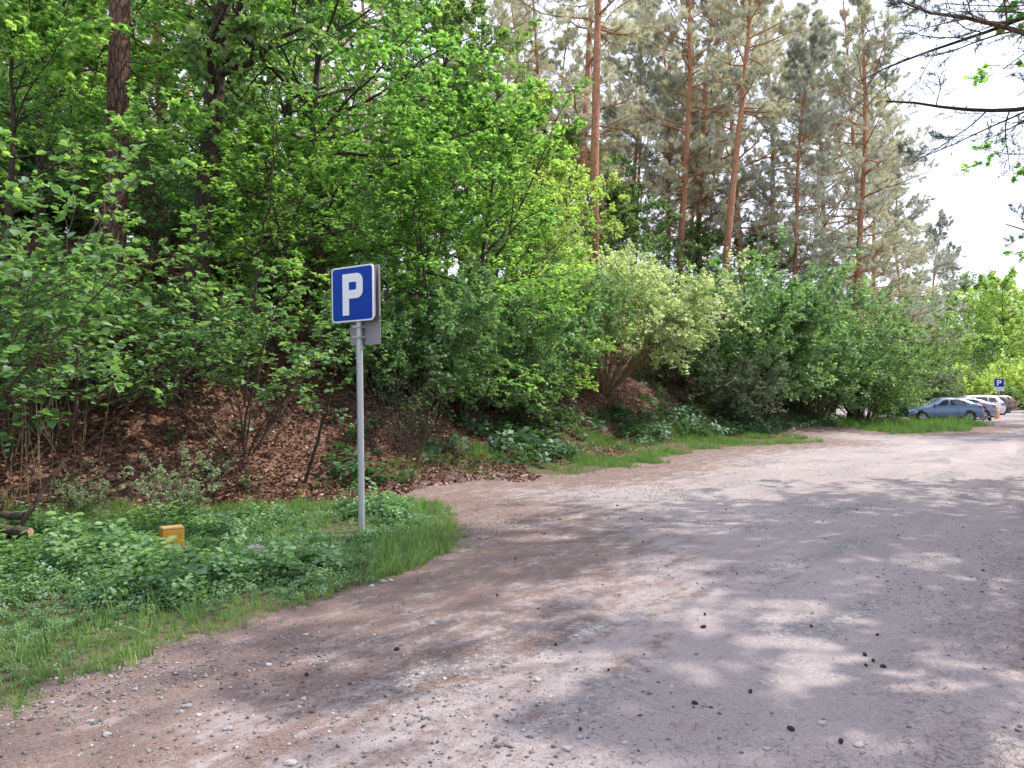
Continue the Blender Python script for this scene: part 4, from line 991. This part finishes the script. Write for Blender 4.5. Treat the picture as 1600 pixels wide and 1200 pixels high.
# ------------------------------------------------------------------ cars
def car_paint(name, col):
    m, nt, N, L = new_mat(name); b = N.new('ShaderNodeBsdfPrincipled'); tc = N.new('ShaderNodeTexCoord')
    n = noise(nt, 3, 3, .5, tc.outputs['Object']); L.new(mixc(nt, n, tuple(c*.93 for c in col), tuple(c*1.07 for c in col)), b.inputs['Base Color'])
    b.inputs['Metallic'].default_value = .35; b.inputs['Roughness'].default_value = .32; b.inputs['Coat Weight'].default_value = .8; b.inputs['Coat Roughness'].default_value = .05
    o = N.new('ShaderNodeOutputMaterial'); L.new(b.outputs[0], o.inputs[0]); return m
M['glass'] = simple_mat('tinted_glass', (.02, .03, .035), .06, 0, .1, 3, 1.0)
M['rubber'] = simple_mat('tyre_rubber', (.02, .02, .02), .85)
M['rim'] = simple_mat('alloy_rim', (.42, .43, .45), .35, .7)
M['black'] = simple_mat('black_trim_and_shade', (.02, .02, .022), .6)  # real trim, also the painted shade in wheel arches and rim gaps
M['red'] = simple_mat('red_lamp', (.28, .01, .012), .2, 0, .1, 20, .8)
M['lamp'] = simple_mat('clear_lamp', (.75, .77, .8), .12, .3, .08, 20, .8)

def car(name, x, y, rz, paint, label, suv=False, L=4.35):
    k = L/4.35; hz = 1.12 if suv else 1.0
    # station: x(front=-), z_bottom, z_belt, z_top, half width belt, half width top, front to rear
    if suv:
        S = [(-2.17, .42, .62, .70, .62, .55), (-2.08, .30, .72, .86, .82, .70), (-1.7, .24, .86, .98, .90, .74), (-1.15, .22, .95, 1.06, .92, .76), (-.95, .22, .98, 1.12, .92, .74),
             (-.30, .22, 1.00, 1.52, .92, .66), (.0, .22, 1.01, 1.60, .92, .66), (.8, .22, 1.03, 1.62, .92, .65), (1.5, .24, 1.05, 1.58, .90, .63), (1.78, .28, 1.06, 1.50, .88, .62), (2.05, .34, 1.05, 1.14, .86, .72), (2.16, .42, .80, .92, .80, .70)]
    else:
        S = [(-2.17, .40, .56, .62, .60, .52), (-2.08, .28, .66, .76, .80, .68), (-1.7, .22, .78, .88, .88, .72), (-1.15, .20, .88, .96, .90, .74), (-.90, .20, .90, 1.02, .90, .72),
             (-.15, .20, .93, 1.40, .90, .62), (.2, .20, .94, 1.46, .90, .62), (.8, .20, .97, 1.44, .90, .60), (1.3, .22, 1.0, 1.34, .88, .58), (1.75, .26, 1.02, 1.16, .87, .66), (2.05, .32, .98, 1.04, .84, .68), (2.16, .42, .74, .84, .78, .66)]
    S = np.array(S); xs = S[:, 0]; xi = np.concatenate([np.linspace(a, b, 4, endpoint=False) for a, b in zip(xs[:-1], xs[1:])]+[[xs[-1]]])
    Q = np.stack([np.interp(xi, xs, S[:, c]) for c in range(6)], 1)
    def sec(q):
        X, zb, zt, zr, w, wt = q
        pts = [(0, zb), (w*.86, zb), (w*.98, zb+.10), (w*1.0, zb+(zt-zb)*.45), (w*.985, zb+(zt-zb)*.85), (w*.94, zt), (wt+(w*.94-wt)*.12, zt+(zr-zt)*.82), (wt*.86, zr-.012), (wt*.45, zr+.012), (0, zr+.018)]
        return np.array([(X*k, yy, zz) for yy, zz in pts])
    G = np.array([sec(q) for q in Q])           # (n, 10, 3)
    t = empty(name, (x, y, H(x, y)), rz); tag(t, label, 'car')
    m = MB(); n, c = len(G), 10
    for s in (1, -1):
        V = G.reshape(-1, 3).copy(); V[:, 1] *= s
        m.raw(V, [[i*c+j, i*c+j+1, (i+1)*c+j+1, (i+1)*c+j] for i in range(n-1) for j in range(c-1)]+[[j for j in range(c)], [(n-1)*c+j for j in range(c)]])
    me = m.mesh('car_body', paint, True); bm = bmesh.new(); bm.from_mesh(me); bmesh.ops.remove_doubles(bm, verts=bm.verts, dist=.001); bmesh.ops.recalc_face_normals(bm, faces=bm.faces); bm.to_mesh(me); bm.free()
    add('car_body', me, t)
    def surf(xq, jj):                            # point on the loft at station x, section coordinate jj
        q = np.array([np.interp(xq, xs, S[:, c_]) for c_ in range(6)]); g = sec(q); j = int(min(jj, c-2)); f = jj-j; return g[j]*(1-f)+g[j+1]*f
    def patch(nm, x0, x1, j0, j1, mat, side=0, off=.012, xt0=None, xt1=None):
        mb = MB()
        for s in ((1, -1) if side == 0 else (side,)):
            nx, nj = 7, 4; V = []
            for a in range(nx):
                for b_ in range(nj):
                    fb = b_/(nj-1); xa = x0+((xt0 if xt0 is not None else x0)-x0)*fb; xb = x1+((xt1 if xt1 is not None else x1)-x1)*fb
                    p = surf(xa+(xb-xa)*a/(nx-1), j0+(j1-j0)*fb); V.append([p[0], (p[1]+off)*s, p[2]+off*.5])
            mb.raw(V, [[a*nj+b_, a*nj+b_+1, (a+1)*nj+b_+1, (a+1)*nj+b_] for a in range(nx-1) for b_ in range(nj-1)])
        return mb.build(nm, mat, t, True)
    if suv:
        patch('side_window', -.72, .12, 5.12, 5.92, M['glass'], 0, .012, -.22, .10); patch('side_window', .20, 1.0, 5.12, 5.92, M['glass'], 0, .012, .20, .98); patch('side_window', 1.08, 1.62, 5.15, 5.9, M['glass'], 0, .012, 1.08, 1.5)
        patch('windscreen', -.93, -.33, 7.0, 9, M['glass'], 0, .004); patch('rear_window', 1.80, 2.03, 7.0, 9, M['glass'], 0, .004)
    else:
        patch('side_window', -.62, .22, 5.15, 5.92, M['glass'], 0, .012, -.06, .20); patch('side_window', .30, 1.35, 5.15, 5.92, M['glass'], 0, .012, .30, 1.1)
        patch('windscreen', -.86, -.18, 7.0, 9, M['glass'], 0, .004); patch('rear_window', 1.33, 1.95, 7.2, 9, M['glass'], 0, .004)
    for s in (1, -1):
        patch('headlight', -2.08, -1.75, 4.3, 4.95, M['lamp'], s, .01); patch('tail_light', 1.84, 2.14, 3.7, 4.9, M['red'], s, .012)
        mb = MB(); p = surf(-.62, 5.2); mb.box((p[0], (p[1]+.10)*s, p[2]+.06), (.12, .2, .13)); mb.build('mirror', paint, t, bevel=.02)
        for xw in (-1.33, 1.30):
            yw = .79*s; w = empty('wheel', (xw*k, yw, .32)); w.parent = t; R_ = .34 if suv else .32; a = np.linspace(0, 2*PI, 29)
            for nm, prof, mt in (('tyre', [(R_*.62, -.11), (R_*.95, -.115), (R_, -.08), (R_, .08), (R_*.95, .115), (R_*.62, .11)], M['rubber']), ('rim', [(.02, .10), (R_*.2, .112), (R_*.5, .095), (R_*.63, .113), (R_*.63, -.1)], M['rim'])):
                mm = MB(); P = np.array([[(r*math.cos(b_), o*s, r*math.sin(b_)) for r, o in prof] for b_ in a[:-1]]); pn = len(prof)
                mm.raw(P.reshape(-1, 3), [[i*pn+j, i*pn+j+1, ((i+1) % 28)*pn+j+1, ((i+1) % 28)*pn+j] for i in range(28) for j in range(pn-1)]); mm.build(nm, mt, w, True)
            mm = MB()
            for q in range(5): mm.box((math.cos(q*1.2566+.3)*R_*.4, .118*s, math.sin(q*1.2566+.3)*R_*.4), (R_*.26, .006, R_*.20), Matrix.Rotation(-(q*1.2566+.3), 3, 'Y'))
            mm.build('rim_gap_shade', M['black'], w)  # black blocks on a solid rim paint the shade between spokes
            ar = MB(); A = [(xw*k+math.cos(b_)*.40, .32+math.sin(b_)*.40) for b_ in np.linspace(-.25, PI+.25, 18)]; ar.prism(A, .80*s, .885*s if not suv else .905*s); ar.build('wheel_arch_shade_disc', M['black'], t)  # arch is not cut out; a black disc paints its shaded hollow
            w.location.y = (.80 if not suv else .82)*s
        mb = MB(); mb.box((0, .875*s if not suv else .895*s, .27), (1.7*k, .03, .09)); mb.build('sill', M['black'], t, bevel=.008)
    mb = MB(); mb.box((2.13*k, 0, .42), (.09, 1.35, .16)); mb.build('rear_bumper', M['black'], t, bevel=.02)
    mb = MB(); mb.box((2.185*k, 0, .62), (.02, .5, .11)); mb.build('number_plate', M['sign_white'], t)
    mb = MB(); mb.box((-2.12*k, 0, .45), (.10, 1.2, .18)); mb.build('grille', M['black'], t, bevel=.02)
    return t
blue = car_paint('blue_grey_paint', (.12, .20, .34)); dblue = car_paint('steel_blue_paint', (.20, .25, .34)); white = car_paint('white_paint', (.72, .72, .72)); dark = car_paint('dark_grey_paint', (.10, .10, .11)); silver = car_paint('silver_paint', (.5, .52, .54)); brown = car_paint('bronze_paint', (.22, .13, .09))
car('parked_car', at(1468, 45.5), 45.5, math.radians(-7), blue, 'blue grey hatchback, nearest of the parked cars, seen side on', False, 4.4)
car('parked_car', at(1494, 50), 50, math.radians(-7), dblue, 'steel blue car parked between blue grey hatchback and white estate', False, 4.4)
car('parked_car', at(1512, 55), 55, math.radians(-7), white, 'white parked car with red tail lights', True, 4.5)
car('parked_car', at(1530, 62), 62, math.radians(-7), dark, 'dark grey car parked just past the white one', True, 4.5)
car('parked_car', at(1541, 68), 68, math.radians(-7), brown, 'brown car, last in the parked row', True, 4.5)
car('parked_car', at(1596, 90), 90, math.radians(20), silver, 'silver car parked alone far down the road', False, 4.3)

def pushchair():
    Y = 46.5; x = at(1531, Y)
    t = empty('pushchair', (x, Y, H(x, Y)), math.radians(10)); tag(t, 'grey pushchair standing behind the blue grey hatchback', 'pushchair')
    m = MB()
    for s in (-.22, .22): m.tube([(-.35, s, .12), (.0, s, .5), (.25, s, .95), (.4, s, 1.05)], .018, 8); m.tube([(.45, s, .12), (.05, s, .5)], .018, 8); m.tube([(-.35, s, .14), (.45, s, .14)], .015, 8)
    m.tube([(.4, -.22, 1.05), (.4, .22, 1.05)], .02, 8); m.build('frame', M['galv'], t, True)
    m = MB(); m.tube([(-.25, 0, .52), (.0, 0, .46), (.22, 0, .86)], [.16, .2, .2], 10); m.build('seat', M['black'], t, True)
    m = MB(); a = np.linspace(0, PI*.8, 8); 
    V = [(math.cos(b)*.34+.05, yy, .8+math.sin(b)*.34) for b in a for yy in (-.25, .25)]; m.raw(V, [[i*2, i*2+1, i*2+3, i*2+2] for i in range(7)]+[[i*2 for i in range(8)], [i*2+1 for i in range(8)]]); m.build('canopy', M['sign_grey'], t, True)
    for px_, py_ in ((-.38, 0), (.45, -.25), (.45, .25)):
        m = MB(); m.tube([(px_, py_-.025, .12), (px_, py_+.025, .12)], .12, 14); m.build('wheel', M['rubber'], t, True)
pushchair()

# ------------------------------------------------------------------ light, sky, camera
SUN_AZ = math.radians(72); SUN_EL = math.radians(52)   # azimuth clockwise from +Y
d = Vector((math.sin(SUN_AZ)*math.cos(SUN_EL), math.cos(SUN_AZ)*math.cos(SUN_EL), math.sin(SUN_EL)))
sl = bpy.data.lights.new('sun', 'SUN'); sl.energy = 5.0; sl.angle = math.radians(.55); sl.color = (1, .93, .83)
so = bpy.data.objects.new('sun', sl); C.objects.link(so); so.rotation_euler = (-d).to_track_quat('-Z', 'Y').to_euler(); so.location = (20, 10, 40)
w = bpy.data.worlds.new('World'); sc.world = w; w.use_nodes = True; nt = w.node_tree
bg = nt.nodes['Background']; sky = nt.nodes.new('ShaderNodeTexSky'); sky.sky_type = 'NISHITA'; sky.sun_disc = False
sky.sun_elevation = SUN_EL; sky.sun_rotation = SUN_AZ; sky.air_density = 1.0; sky.dust_density = 4.0; sky.ozone_density = 1.0
hz = nt.nodes.new('ShaderNodeMix'); hz.data_type = 'RGBA'; hz.inputs[0].default_value = .55; hz.inputs[7].default_value = (14.0, 14.6, 17.6, 1)   # thin bright summer haze
nt.links.new(sky.outputs[0], hz.inputs[6]); nt.links.new(hz.outputs[2], bg.inputs[0]); bg.inputs[1].default_value = .15

cam = bpy.data.cameras.new('camera'); co = bpy.data.objects.new('camera', cam); C.objects.link(co)
cam.sensor_width = 36; cam.lens = 36*F/1600; cam.clip_end = 2000; cam.clip_start = .05
co.location = (0, 0, EYE); co.rotation_euler = (math.radians(90)+math.atan((HOR-600)/F), 0, 0)
sc.camera = co
sc.view_settings.view_transform = 'Standard'; sc.view_settings.look = 'None'; sc.view_settings.exposure = 0
cy = sc.cycles
cy.max_bounces = 6; cy.diffuse_bounces = 3; cy.transmission_bounces = 3; cy.use_adaptive_sampling = True; cy.adaptive_threshold = .02; cy.glossy_bounces = 2; cy.use_denoising = True
cy.sample_clamp_indirect = 6; cy.caustics_reflective = False; cy.caustics_refractive = False
try: cy.denoiser = 'OPENIMAGEDENOISE'
except Exception: pass
